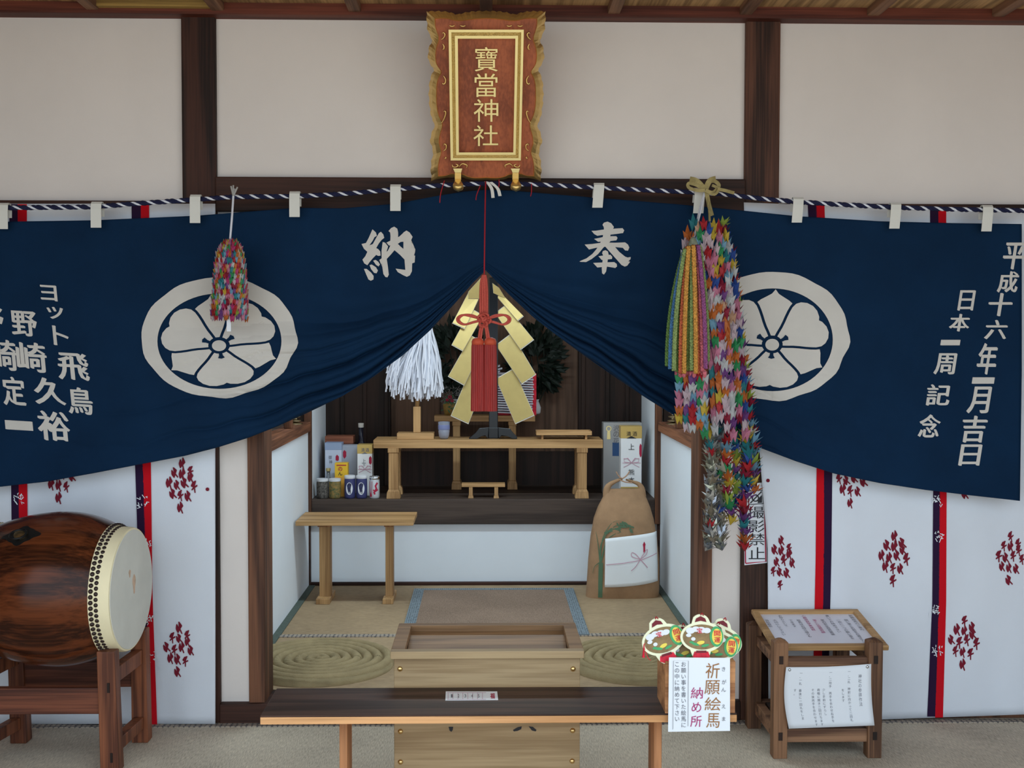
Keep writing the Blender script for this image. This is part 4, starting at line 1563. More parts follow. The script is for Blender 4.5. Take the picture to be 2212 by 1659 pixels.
ds = thing('drum_stand', 'dark wooden trestle stand carrying the barrel drum', 'drum stand', (-1.26, DY, 0))
yA, yB = -0.43, -0.18


def P_(px, py, Y):
    return at(px, py, Y)


lx = {}
for nm, pt_, pf, Y, wd in (('A', 233, 242, yA, 0.054), ('B', 303, 307, yB, 0.050), ('C', 38, 46, yB, 0.050), ('D', -62, -66, yA, 0.054)):
    xt = at(pt_, 1420, Y).x
    xf = at(pf, 1600, Y).x
    ztop = 0.352 if nm in 'AB' else 0.343
    make('leg', MB().beam((xf, Y, 0.0), (xt, Y, ztop), wd, 0.05, wd * 0.94, 0.046), M_drumst, ds, 0.003)
    lx[nm] = (xf, xt, Y)


def lxz(nm, z):
    f, t, Y = lx[nm]
    return f + (t - f) * z / 0.352


def rail(a, b, z0, z1, th, nm, m):
    zc = (z0 + z1) / 2
    xa, xb = lxz(a, zc), lxz(b, zc)
    ya, yb = lx[a][2], lx[b][2]
    mb = MB()
    if abs(ya - yb) < 0.01:
        mb.box(min(xa, xb), max(xa, xb), ya - th / 2, ya + th / 2, z0, z1)
    else:
        mb.loft([[(xa - th / 2, ya, z0), (xa + th / 2, ya, z0), (xa + th / 2, ya, z1), (xa - th / 2, ya, z1)], [(xb - th / 2, yb, z0), (xb + th / 2, yb, z0), (xb + th / 2, yb, z1), (xb - th / 2, yb, z1)]])
    return make(nm, mb, m, ds, 0.002)


rail('D', 'A', 0.168, 0.244, 0.026, 'front_rail', M_drumstx)
rail('C', 'B', 0.172, 0.252, 0.026, 'back_rail', M_drumstx)
rail('A', 'B', 0.248, 0.292, 0.03, 'side_rail', M_drumst)
rail('A', 'B', 0.045, 0.082, 0.03, 'side_rail', M_drumst)
rail('D', 'C', 0.248, 0.292, 0.03, 'side_rail', M_drumst)
rail('D', 'C', 0.045, 0.082, 0.03, 'side_rail', M_drumst)
for px, py in ((234, 1486), (241, 1637)):
    c = at(px, py, yA - 0.0245)
    make('tenon_end', MB().box(c.x - 0.0035, c.x + 0.0035, c.y - 0.002, c.y + 0.008, c.z - 0.014, c.z + 0.014), M_dark, ds)

# ================================================================== OFFERING BOX
by = -0.825
ob = thing('offering_box', 'pale wooden offering box with open trough top behind the bench', 'offering box', (0.005, by, 0))
bx0, bx1 = at(851, 1460, by).x, at(1253, 1460, by).x
bb = by + 0.27
mb = MB().box(bx0, bx1, by, by + 0.018, 0.012, 0.437)
make('front_panel', mb, M_box, ob, 0.002)
make('side_panel', MB().box(bx0, bx0 + 0.018, by + 0.018, bb - 0.018, 0.012, 0.437), M_box, ob)
make('side_panel', MB().box(bx1 - 0.018, bx1, by + 0.018, bb - 0.018, 0.012, 0.437), M_box, ob)
make('rear_panel', MB().box(bx0, bx1, bb - 0.018, bb, 0.012, 0.437), M_box, ob)
make('base', MB().box(bx0 + 0.01, bx1 - 0.01, by + 0.01, bb - 0.01, 0.0, 0.02), M_boxd, ob)
rx0, rx1 = at(843, 1416, by - 0.02).x, at(1262, 1416, by - 0.02).x
ry0, ry1 = by - 0.02, bb + 0.012
z0, z1 = 0.435, 0.4545
rw = 0.036
make('rim_front', MB().box(rx0, rx1, ry0, ry0 + 0.028, z0, z1), M_box, ob, 0.002)
make('rim_back', MB().box(rx0, rx1, ry1 - 0.028, ry1, z0, z1), M_boxd, ob, 0.002)
make('rim_side', MB().box(rx0, rx0 + rw, ry0 + 0.028, ry1 - 0.028, z0, z1), M_boxd, ob, 0.002)
make('rim_side', MB().box(rx1 - rw, rx1, ry0 + 0.028, ry1 - 0.028, z0, z1), M_boxd, ob, 0.002)
mb = MB()
mb.loft([[(rx0 + rw - 0.004, ry1 - 0.03, 0.438), (rx1 - rw + 0.004, ry1 - 0.03, 0.438), (rx1 - rw + 0.004, ry1 - 0.036, 0.434), (rx0 + rw - 0.004, ry1 - 0.036, 0.434)],
         [(rx0 + rw - 0.004, by + 0.15, 0.405), (rx1 - rw + 0.004, by + 0.15, 0.405), (rx1 - rw + 0.004, by + 0.15, 0.398), (rx0 + rw - 0.004, by + 0.15, 0.398)]])
make('sloping_board', mb, M_boxd, ob)
mb = MB()
mb.loft([[(rx0 + rw - 0.004, ry0 + 0.03, 0.438), (rx1 - rw + 0.004, ry0 + 0.03, 0.438), (rx1 - rw + 0.004, ry0 + 0.03, 0.43), (rx0 + rw - 0.004, ry0 + 0.03, 0.43)],
         [(rx0 + rw - 0.004, by + 0.13, 0.405), (rx1 - rw + 0.004, by + 0.13, 0.405), (rx1 - rw + 0.004, by + 0.13, 0.397), (rx0 + rw - 0.004, by + 0.13, 0.397)]])
make('sloping_board', mb, M_boxd, ob)
for px, py in ((864, 1445), (1238, 1445), (865, 1580), (1237, 1578), (865, 1646), (1236, 1644)):
    c = at(px, py, by)
    make('brass_stud', MB().lathe([(0.0068, 0.0), (0.0064, 0.002), (0.0045, 0.004), (0.0015, 0.005), (0.0003, 0.0052)], c, 16, Matrix.Rotation(PI / 2, 3, 'X')), M_brass, ob, smooth=True)
for P in ([(969, 1570), (979, 1570), (978, 1577), (975, 1581), (971, 1578)], [(1108, 1577), (1118, 1571), (1127, 1569), (1126, 1575), (1118, 1579), (1110, 1580)], [(1142, 1569), (1151, 1570), (1159, 1577), (1157, 1580), (1149, 1578)]):
    o_ = ([], [])
    put_poly(o_, P)
    decal('ink_mark', o_, lambda u, v: at(u, v, by - 0.0012), M_ink, ob)

# ================================================================== BENCH IN FRONT OF THE BOX
fy, ky, bz = -1.07, -0.852, 0.364
bnx0, bnx1 = atz(558, 1553, bz).x, atz(1600, 1553, bz).x
bench = thing('low_bench', 'long low bench with dark worn top in front of the offering box', 'bench', ((bnx0 + bnx1) / 2, -0.96, 0))
make('seat', MB().box(bnx0, bnx1, fy, ky, bz - 0.004, bz), M_bench, bench, 0.0015)
make('seat_board', MB().box(bnx0, bnx1, fy, ky, bz - 0.021, bz - 0.004), M_benche, bench, 0.001)
xa = at(733, 1600, -1.0).x
xb = at(1413, 1600, -1.0).x
make('leg', MB().box(xa, xa + 0.019, -1.0, -0.90, 0, bz - 0.021), M_benchl, bench, 0.002)
make('leg', MB().box(xb, xb + 0.019, -1.0, -0.90, 0, bz - 0.021), M_benchl, bench, 0.002)
make('leg_block', MB().box(xa - 0.014, xa + 0.014, -1.012, -0.99, bz - 0.036, bz - 0.021), M_plat, bench, 0.001)
make('leg_block', MB().box(xb - 0.004, xb + 0.024, -1.012, -0.99, bz - 0.036, bz - 0.021), M_plat, bench, 0.001)
lab = thing('paper_label', 'narrow white printed label with red seal stuck on the bench top', 'label', atz(1019, 1503, bz + 0.001))
z = bz + 0.0006
pa_ = [atz(962, 1513, z), atz(1076, 1512, z), atz(1074, 1494, z), atz(963, 1494, z)]
make('label_sheet', MB().slab([p + Vector((0, 0, 0.0006)) for p in pa_], [p - Vector((0, 0, 0.0003)) for p in pa_]), mat('label_paper', obs(206, 186, 186), 0.6), lab)
fb = lambda e: (lambda u, v: atz(u, v, bz + 0.0015 + e))
o_ = ([], [])
for k in range(8):
    x = 968 + k * 10.6
    put_line(o_, [(x, 1496), (x, 1510)], 0.8)
put_line(o_, [(966, 1496), (1050, 1496)], 0.8)
put_line(o_, [(966, 1510.5), (1050, 1510.5)], 0.8)
decal('ruled_lines', o_, fb(0), M_pink, lab)
o_ = ([], [])
for k, ch in enumerate('12345'):
    put_glyph(o_, ch, 976 + k * 14.5, 1503, 3.5, 7)
decal('numerals', o_, fb(0.0002), M_inkgrey, lab)
o_ = ([], [])
put_glyph(o_, '福', 1064, 1503, 10, 12, 0, 0, 0.03)
decal('red_seal', o_, fb(0), M_inkred, lab)

# ================================================================== VOTIVE PLAQUE BOX AND ITS SIGN
yS = -1.085
ex0, ex1 = at(1437, 1430, yS + 0.02).x, at(1588, 1430, yS + 0.02).x
eb = thing('collecting_box', 'small brown wooden box for votive plaques on the bench end', 'box', ((ex0 + ex1) / 2, -1.0, bz))
ez = 0.488
ey0, ey1 = yS + 0.016, yS + 0.145
M_eb = wood('collecting_box_wood', obs(108, 70, 44), obs(150, 106, 70), 'x', 0.6)
make('front_board', MB().box(ex0, ex1, ey0, ey0 + 0.01, bz, ez), M_eb, eb, 0.001)
make('rear_board', MB().box(ex0, ex1, ey1 - 0.01, ey1, bz, ez), M_eb, eb, 0.001)
make('side_board', MB().box(ex0, ex0 + 0.01, ey0 + 0.01, ey1 - 0.01, bz, ez), M_eb, eb, 0.001)
make('side_board', MB().box(ex1 - 0.01, ex1, ey0 + 0.01, ey1 - 0.01, bz, ez), M_eb, eb, 0.001)
make('bottom_board', MB().box(ex0 + 0.01, ex1 - 0.01, ey0 + 0.01, ey1 - 0.01, bz, bz + 0.01), M_eb, eb)
sg_ = thing('handwritten_sign', 'white laminated sign with gold brown brush characters on the small box', 'sign', at(1510, 1500, yS))
q = [(1443, 1581), (1577, 1579), (1577, 1421), (1445, 1420)]
make('sign_sheet', MB().slab([at(x, y, yS) for x, y in q], [at(x, y, yS + 0.004) for x, y in q]), mat('laminated_paper', (0.82, 0.85, 0.90), 0.25, 0, 0.5), sg_, 0.0008)
fs_ = lambda u, v: at(u, v, yS - 0.0012)


def sx(x, y):
    return 1370 + x / 5.722, 1310 + y / 5.722


o_ = ([], [])
for ch, x, y, wd, ht in (('祈', 970, 795, 175, 190), ('願', 965, 1000, 190, 175), ('絵', 972, 1205, 200, 165), ('馬', 975, 1410, 165, 180)):
    put_glyph(o_, ch, *sx(x, y), wd / 5.722, ht / 5.722, 0, -0.05, 0.006)
decal('brush_characters', o_, fs_, M_inkgold, sg_)
o_ = ([], [])
for ch, x, y, wd, ht in (('納', 775, 1070, 150, 140), ('め', 770, 1245, 120, 125), ('所', 765, 1420, 140, 140)):
    put_glyph(o_, ch, *sx(x, y), wd / 5.722, ht / 5.722, 0, -0.05, 0.006)
decal('brush_characters', o_, fs_, M_inkmag, sg_)
o_ = ([], [])
for ch, x, y in (('き', 1105, 775), ('が', 1110, 935), ('ん', 1105, 1030), ('え', 1105, 1235), ('ま', 1105, 1390)):
    put_glyph(o_, ch, *sx(x, y), 62 / 5.722, 62 / 5.722, em=True)
for col, x, y0, y1 in (('お願い事を書いた絵馬に', 610, 715, 1465), ('この中に納めて下さい', 530, 715, 1390)):
    for k, ch in enumerate(col):
        put_glyph(o_, ch, *sx(x, y0 + (y1 - y0) * k / (len(col) - 1)), 66 / 5.722, 70 / 5.722, em=True)
L_ = [sx(665, 1480), sx(670, 672), sx(485, 672), sx(478, 1500)]
put_line(o_, L_, 0.8)
put_line(o_, [sx(478, 1500), sx(475, 1520)], 0.8)
decal('small_lettering', o_, fs_, M_inkgrey, sg_)

# votive plaques shaped like a lucky mallet
M_emacr = mat('ema_cream', obs(188, 178, 152), 0.6)
M_emabr = mat('ema_brown_print', obs(104, 84, 54), 0.45, noise_amt=0.3, nscale=40)
M_emagr = mat('ema_green', obs(52, 122, 76), 0.5)
M_emaye = mat('ema_yellow', obs(190, 160, 66), 0.5)
M_emared = mat('ema_red', obs(160, 22, 40), 0.5, noise_amt=0.3, nscale=60)
M_emadark = mat('ema_dark_red', obs(84, 18, 26), 0.5)


def ema(label, cx, cy, Y, rot, lean, k=1.0):
    c = at(cx, cy, Y)
    t = thing('votive_plaque', label, 'votive plaque', c, 'mallet shaped votive plaques')
    R = Matrix.Rotation(lean, 3, 'X') @ Matrix.Rotation(rot, 3, 'Y')
    s = k * (Y + 3.8) / F

    def fm(e):
        return lambda u, v: c + R @ Vector((u * s, -e, -v * s))
    ol = []
    for i in range(64):
        a = 2 * PI * i / 64
        x, y = 48 * math.cos(a), 33 * math.sin(a)
        ca = math.cos(a)
        if math.sin(a) < 0 and abs(x + 3) < 19:       # raised knob on top
            y = min(y, -33 - 16 * math.sqrt(max(0, 1 - ((x + 3) / 19) ** 2)))
        if math.sin(a) > 0 and abs(x + 3) < 21:       # handle below
            y = max(y, 33 + 19 * math.sqrt(max(0, 1 - ((x + 3) / 21) ** 2)))
        ol.append((x, y))
    mb = MB()
    mb.loft([[fm(0)(x, y) for x, y in ol], [fm(-0.006)(x, y) for x, y in ol]])
    make('wooden_plate', mb, M_emacr, t, tri=True)

    def d(nm, m, polys, e):
        o_ = ([], [])
        for p in polys:
            put_poly(o_, p)
        bmo = decal(nm, o_, fm(e), m, t)
        return bmo
    d('mallet_print', M_emabr, [ellipse(-1, 0, 42, 27)], 0.0008)
    d('cloud_print', M_white, [ellipse(-26, -14, 10, 7, 14), ellipse(-14, -17, 9, 6, 14), ellipse(-2, -15, 10, 7, 14), ellipse(10, -14, 9, 6, 14), ellipse(-20, 4, 5, 4, 10), ellipse(-30, -4, 6, 4, 10)], 0.0014)
    d('straw_bale_print', M_emaye, [ellipse(-4, 12, 9, 4, 14, -0.2)], 0.0014)
    d('leaf_print', M_emagr, [ellipse(-16, 15, 9, 3, 12, 0.3), ellipse(6, 18, 9, 3, 12, -0.2), ellipse(-24, 11, 5, 2.5, 10)], 0.0016)
    d('green_oval', M_emagr, [ellipse(31, -1, 15, 22)], 0.002)
    d('yellow_oval', M_emaye, [ellipse(32, -1, 11, 17)], 0.0024)
    o_ = ([], [])
    put_glyph(o_, '開', 32.5, -8, 14, 12, 0, 0, 0.02)
    put_glyph(o_, '運', 32.5, 6, 14, 12, 0, 0, 0.02)
    put_glyph(o_, '宝', -6, -14, 12, 11, 0, 0, 0.02)
    decal('red_characters', o_, fm(0.003), M_emared, t)
    d('handle', M_emared, [[(-18, 31), (12, 31), (16, 42), (4, 50), (-10, 50), (-22, 42)]], 0.0014)
    d('handle_collar', M_emadark, [[(-14, 29), (8, 29), (9, 34), (-15, 34)]], 0.002)
    d('knob', M_emadark, [[(-16, -32), (-13, -40), (-3, -45), (7, -40), (10, -32), (-3, -35)]], 0.0014)
    tl = smooth_pts([fm(0.002)(-3, -47), fm(0.004)(0, -52), fm(0.003)(3, -46)], 4)
    make('tie_cord', MB().tube(tl, 0.0012, 5), M_cordthin, t)
    return t


ema('mallet shaped votive plaque standing upright in front of all the others', 1517, 1376, yS + 0.020, 0.0, -0.16)
ema('mallet shaped votive plaque leaning left, with red tassel at its left edge', 1433, 1382, yS + 0.034, -0.30, -0.2, 1.0)
ema('mallet shaped votive plaque tucked low at right behind the front one', 1548, 1395, yS + 0.045, 0.10, -0.2)
ema('mallet shaped votive plaque tilted at the right end of the pile', 1556, 1385, yS + 0.060, 0.24, -0.22)
ema('mallet shaped votive plaque showing only between the left and front ones', 1482, 1398, yS + 0.052, -0.1, -0.2)
tt = thing('small_tassel', 'tiny red tassel hanging beside the leftmost votive plaque', 'tassel', at(1391, 1400, yS + 0.05))
mb = MB().tube([at(1391, 1393, yS + 0.03), at(1391, 1402, yS + 0.03), at(1390, 1420, yS + 0.03)], [0.001, 0.002, 0.0035], 6)
make('tassel_fringe', mb, M_emared, tt)
make('tassel_cord', MB().tube(smooth_pts([at(1394, 1390, yS + 0.03), at(1391, 1396, yS + 0.03), at(1400, 1421, yS + 0.03), at(1406, 1426, yS + 0.03)], 4), 0.0009, 5), M_emared, tt)

# ================================================================== NOTICE STAND AT RIGHT
yF, yK = -0.355, -0.085
ns = thing('notice_stand', 'small wooden stand with four posts carrying a framed notice at right', 'stand', (1.0, -0.22, 0))
lg_ = {}
for nm, px, Y in (('FL', 1683, yF), ('FR', 1886, yF), ('BL', 1627, yK), ('BR', 1816, yK)):
    x = at(px, 1500, Y).x
    wd = 0.043
    tz = 0.350 if nm[0] == 'F' else 0.336
    mb = MB().beam((x, Y, 0), (x, Y, tz), wd * 0.98, wd, wd, wd)
    mb.beam((x, Y, tz), (x, Y, tz + 0.01), wd, wd, wd * 0.2, wd * 0.2)
    make('leg', mb, M_stand, ns, 0.002)
    lg_[nm] = x


def nrail(a, b, z0, z1, th=0.026, nm='rail', m=None):
    ya, yb = (yF if a[0] == 'F' else yK), (yF if b[0] == 'F' else yK)
    xa, xb = lg_[a], lg_[b]
    if ya == yb:
        mb = MB().box(xa, xb, ya - th / 2, ya + th / 2, z0, z1)
    else:
        mb = MB().box(xa - th / 2, xa + th / 2, ya, yb, z0, z1)
    make(nm, mb, m or M_standx, ns, 0.002)


for a, b in (('FL', 'FR'), ('BL', 'BR'), ('FL', 'BL'), ('FR', 'BR')):
    nrail(a, b, 0.272, 0.302, nm='upper_rail')
    nrail(a, b, 0.047, 0.088, nm='lower_rail')
make('shelf', MB().box(lg_['FL'] + 0.02, lg_['FR'] - 0.02, yF + 0.016, yK - 0.02, 0.076, 0.086), M_plat, ns)
for k in ('FL', 'FR'):
    for z in (0.298, 0.068):
        make('tenon_end', MB().box(lg_[k] - 0.006, lg_[k] + 0.006, yF - 0.0235, yF - 0.015, z - 0.012, z + 0.012), M_dark, ns)
# framed notice lying tilted on the stand
dF_, dK_ = 3.472, 3.745
TL, TR = at(1622, 1340, dK_ - 3.8), at(1852, 1334, dK_ - 3.8)
BL, BR = at(1670, 1421, dF_ - 3.8), at(1920, 1421, dF_ - 3.8)
zt, zb_ = 0.362, 0.312
TL.z = TR.z = zt
BL.z = BR.z = zb_
nb = thing('framed_notice', 'wood framed notice lying tilted on top of the stand', 'framed notice', (TL + TR + BL + BR) / 4)
ndir = (TR - TL).cross(BL - TL).normalized()
if ndir.z < 0:
    ndir = -ndir


def nq(u, v, e=0.0):
    return (TL.lerp(TR, u)).lerp(BL.lerp(BR, u), v) + ndir * e


def nbar(u0, u1, v0, v1, nm):
    f = [nq(u0, v0, .016), nq(u1, v0, .016), nq(u1, v1, .016), nq(u0, v1, .016)]
    b = [nq(u0, v0, 0), nq(u1, v0, 0), nq(u1, v1, 0), nq(u0, v1, 0)]
    make(nm, MB().slab(f, b), M_hinoki, nb, 0.003)


nbar(0, 1, 0, .07, 'frame_bar')
nbar(0, 1, .92, 1, 'frame_bar')
nbar(0, .06, .07, .92, 'frame_bar')
nbar(.94, 1, .07, .92, 'frame_bar')
make('notice_sheet', MB().slab([nq(.06, .07, .006), nq(.94, .07, .006), nq(.94, .92, .006), nq(.06, .92, .006)], [nq(.06, .07, .001), nq(.94, .07, .001), nq(.94, .92, .001), nq(.06, .92, .001)]),
     mat('notice_paper', obs(170, 170, 178), 0.35, 0, 0.4), nb)
o_ = ([], [])
o2 = ([], [])
txt = ['祈願絵馬のご案内', '願い事と名前をお書き下さい', '一枚に一つの願い事を', '書いてお納め下さい', '家内安全商売繁盛', '宝くじ当選祈願', '心願成就学業成就', '絵馬はお持ち帰りも', 'できます', 'お守りとして', '大切にして下さい', '当社務所']
for k, tx in enumerate(txt):
    u = .90 - k * .073
    o_ = ([], [])
    for j, ch in enumerate(tx):
        v = .13 + (0.12 if k % 3 else 0) + j * .054
        if v > .88:
            break
        put_glyph(o_, ch, u, v, .038, .05, em=True)
    decal('handwritten_column', o_, lambda u, v: nq(u, v, .0075), M_inkmag if k in (5, 6) else M_inkgrey, nb)
# white sheet pinned across the front
yP = yF - 0.028
np_ = thing('pinned_notice', 'white printed sheet pinned to the front of the notice stand', 'notice', at(1790, 1500, yP))


def npq(u, v, e=0.0):
    x = (1698 + (1882 - 1698) * u) * (1 - v) + (1704 + (1889 - 1704) * u) * v - 7 * math.sin(PI * v) * (1 - u) - 3 * math.sin(PI * v) * u
    y = (1441 + (1434 - 1441) * u + 2.5 * math.sin(PI * u)) * (1 - v) + (1574 + (1567 - 1574) * u) * v
    return at(x, y, yP - 0.006 * math.sin(PI * u) * v - 0.006 * v * v - e)


make('paper_sheet', MB().grid([[npq(i / 16, j / 12) for i in range(17)] for j in range(13)]), M_white, np_, smooth=True, solid=0.0006)
o_ = ([], [])
big = ([], [])
for k, ch in enumerate('神社の参拝作法'):
    put_glyph(big, ch, .872, .19 + k * .076, .04, .072, em=True)
for u, v0, tx in ((.745, .10, '一、二礼　神前に向かって二回礼'), (.675, .40, 'をします'), (.53, .10, '一、二拍手　両手を合わせ右手を'), (.455, .38, '少し手前にずらし'), (.395, .38, '肩幅に開き二回打ちます'), (.33, .38, 'その後両手を合わせます'), (.185, .10, '一、一礼　最後に一回礼をしま'), (.125, .38, 'す。')):
    for k, ch in enumerate(tx):
        if ch != '　':
            put_glyph(o_, ch, u, v0 + k * .057, .034, .05, em=True)
decal('title', big, lambda u, v: npq(u, v, .0012), M_inkgrey, np_)
decal('printed_lines', o_, lambda u, v: npq(u, v, .0012), M_inkgrey, np_)
for u, v in ((.045, .045), (.955, .045)):
    make('drawing_pin', MB().lathe([(0.0048, 0), (0.0046, .0015), (0.002, .003), (0.0003, .0032)], npq(u, v, .0005), 12, Matrix.Rotation(PI / 2, 3, 'X')), M_steel, np_, smooth=True)

# ================================================================== SIGN ON THE RIGHT POST
yW = -0.0225
ps = thing('warning_sign', 'red bordered vertical sign with crossed camera on the right post', 'sign', at(1632, 1130, yW))
q = [(1608, 1221), (1657, 1216), (1653, 1042), (1606, 1046)]
make('sign_board', MB().slab([at(x, y, yW - 0.002) for x, y in q], [at(x, y, yW + 0.002) for x, y in q]), M_white, ps)
fw = lambda u, v: at(u, v, yW - 0.0032)
o_ = ([], [])
for L_ in ([(1610.5, 1217), (1654.5, 1213), (1650.5, 1049), (1608.5, 1053), (1610.5, 1217)], ):
    put_line(o_, L_, 2.6)
decal('red_border', o_, fw, M_inkred, ps)
o_ = ([], [])
for ch, y in (('撮', 1107), ('影', 1137), ('禁', 1165), ('止', 1195)):
    put_glyph(o_, ch, 1634 + (y - 1150) * 0.02, y, 36, 26, 0, 0, 0.008)
decal('lettering', o_, fw, M_ink, ps)
o_ = ([], [])
put_line(o_, [(1616, 1061), (1648, 1059), (1649, 1088), (1617, 1090), (1616, 1061)], 2)
put_ring(o_, ellipse(1632, 1076, 8, 8, 20), ellipse(1632, 1076, 5.5, 5.5, 20))
put_line(o_, [(1645, 1062), (1621, 1087)], 2.4)
put_poly(o_, [(1637, 1078), (1646, 1069), (1646, 1086), (1637, 1087)])
decal('camera_symbol', o_, fw, M_ink, ps)

# ================================================================== INNER ROOM
def cushion(label, c):
    t = thing('round_cushion', label, 'cushion', c, 'round woven straw cushions')
    R0, pitch = 0.268, 0.038
    rows = []
    nth, nr = 120, 150
    for i in range(nr + 1):
        r = R0 * i / nr
        row = []
        for k in range(nth + 1):
            th = 2 * PI * k / nth
            ph = r / pitch - th / (2 * PI)
            h = 0.010 + 0.026 * abs(math.sin(PI * ph)) ** 0.42
            h += 0.0008 * math.sin(th * 40 * max(0.15, r / R0) + 9 * math.floor(ph))
            if i == nr:
                h = 0.0
            elif i >= nr - 2:
                h *= 0.75
            row.append(Vector(c) + Vector((r * math.cos(th), r * math.sin(th), h)))
        rows.append(row)
    make('woven_spiral', MB().grid(rows), M_straw, t, smooth=True)
    return t


cushion('round spiral straw cushion on the matting left of the offering box', (at(690, 1448, 0.40).x, 0.42, FZ))
cushion('round spiral straw cushion on the matting right of the offering box', (at(1383, 1448, 0.40).x, 0.42, FZ))

# rush mat with brocade borders
g0, g1 = 0.90, 1.70
gm = thing('rush_mat', 'rush mat with blue grey brocade borders in the middle of the inner room', 'mat', (0.03, 1.3, FZ))
xa0, xa1 = atz(868, 1370, FZ + 0.006).x, atz(1272, 1370, FZ + 0.006).x
dA = atz(1272, 1370, FZ + 0.006).y
g0 = dA
make('mat_sheet', MB().box(xa0 + 0.045, xa1 - 0.045, g0, g1, FZ + 0.001, FZ + 0.006), M_goza, gm)
make('border_strip', MB().box(xa0 - 0.003, xa0 + 0.045, g0, g1, FZ + 0.001, FZ + 0.0075), M_heri, gm, 0.001)
make('border_strip', MB().box(xa1 - 0.045, xa1 + 0.003, g0, g1, FZ + 0.001, FZ + 0.0075), M_heri, gm, 0.001)
make('border_strip', MB().box(xa0 + 0.045, xa1 - 0.045, g1 - 0.03, g1, FZ + 0.001, FZ + 0.008), M_heri, gm, 0.001)

# narrow side table at left
zt = 0.447
y0 = 1.35
x0, x1 = at(638, 1130, y0).x, at(893, 1130, y0).x
st = thing('side_table', 'narrow pale wooden table on two feet along the left inner wall', 'table', ((x0 + x1) / 2, 1.48, FZ))
x0 = max(x0, SX0 + 0.006)
make('table_top', MB().box(x0, x1, y0, 1.635, zt - 0.020, zt), M_hinoki, st, 0.002)
for pa_, pb_ in ((689, 713), (832, 849)):
    xa, xb = at(pa_, 1200, 1.45).x, at(pb_, 1200, 1.45).x
    make('leg', MB().box(xa, xb, 1.46, 1.52, FZ + 0.02, zt - 0.02), M_hinokiz, st, 0.002)
    make('foot', MB().box(xa - 0.008, xb + 0.004, 1.40, 1.60, FZ, FZ + 0.024), M_hinokiz, st, 0.002)
    make('top_bracket', MB().box(xa - 0.002, xb + 0.002, 1.42, 1.56, zt - 0.036, zt - 0.02), M_benchl, st, 0.001)


def altar_table(label, name, x0, x1, y0, y1, ztop, th, legs, lw_, parts_name='table'):
    t = thing(name, label, parts_name, ((x0 + x1) / 2, (y0 + y1) / 2, PZ))
    make('table_top', MB().box(x0, x1, y0, y1, ztop - th, ztop), M_hinoki, t, 0.002)
    for x in legs:
        for y in (y0 + 0.022, y1 - 0.022):
            mb = MB().beam((x, y, PZ), (x, y, PZ + 0.03), lw_ * 1.45, lw_ * 1.3, lw_ * 1.35, lw_ * 1.2)
            mb.beam((x, y, PZ + 0.03), (x, y, PZ + 0.045), lw_ * 1.35, lw_ * 1.2, lw_, lw_)
            mb.beam((x, y, PZ + 0.045), (x, y, ztop - th - 0.022), lw_, lw_, lw_, lw_)
            mb.beam((x, y, ztop - th - 0.022), (x, y, ztop - th), lw_ * 1.16, lw_ * 1.16)
            make('leg', mb, M_hinokiz, t, 0.002)
    return t


yT = 1.835
zT = Z_(950, yT + 3.8)
altar_table('long pale offering table at the front of the altar platform', 'offering_table', at(807, 960, yT).x, at(1302, 960, yT).x, yT - 0.012, yT + 0.19, zT, 0.040, [at(850, 1000, yT).x, at(1257, 1000, yT).x], 0.046)
yR = 2.16
zR = Z_(898, yR + 3.8)
altar_table('shorter and taller offering table behind the long one', 'offering_table', at(938, 900, yR).x, at(1156, 900, yR).x, yR, yR + 0.12, zR, 0.030, [at(986, 1000, yR).x, at(1107, 1000, yR).x], 0.036)
yM = 1.83
t = thing('miniature_table', 'tiny two legged wooden stand under the long offering table', 'stand', (at(1044, 1060, yM).x, yM, PZ))
a, b = at(997, 1050, yM).x, at(1091, 1050, yM).x
zm = Z_(1045, yM + 3.8)
make('top_board', MB().box(a, b, yM, yM + 0.06, zm - 0.016, zm), M_hinoki, t, 0.001)
for px in (1017, 1072):
    x = at(px, 1060, yM).x
    mb = MB().beam((x, yM + 0.02, PZ), (x, yM + 0.02, PZ + 0.012), 0.026, 0.04, 0.022, 0.036)
    mb.beam((x, yM + 0.02, PZ + 0.012), (x, yM + 0.02, zm - 0.016), 0.018, 0.036)
    make('leg', mb, M_hinokiz, t, 0.001)
# tray on the long table
yy = yT + 0.06
dT = yy + 3.8
t = thing('wooden_tray', 'flat pale wooden tray on two rails at right of the long table', 'tray', (at(1217, 940, yy).x, yy, zT))
a, b = at(1158, 935, yy).x, at(1277, 935, yy).x
make('tray_board', MB().box(a, b, yy - 0.04, yy + 0.06, zT + 0.020, zT + 0.027), M_hinoki, t, 0.001)
make('tray_rim', MB().box(a, b, yy - 0.04, yy - 0.034, zT + 0.027, zT + 0.040), M_hinoki, t, 0.001)
make('tray_rim', MB().box(a, b, yy + 0.054, yy + 0.06, zT + 0.027, zT + 0.040), M_hinoki, t, 0.001)
make('tray_rim', MB().box(a, a + 0.006, yy - 0.034, yy + 0.054, zT + 0.027, zT + 0.040), M_hinoki, t, 0.001)
make('tray_rim', MB().box(b - 0.006, b, yy - 0.034, yy + 0.054, zT + 0.027, zT + 0.040), M_hinoki, t, 0.001)
for px in (1171, 1265):
    x = at(px, 940, yy).x
    make('foot_rail', MB().box(x - 0.005, x + 0.005, yy - 0.03, yy + 0.05, zT, zT + 0.02), M_hinokiz, t)

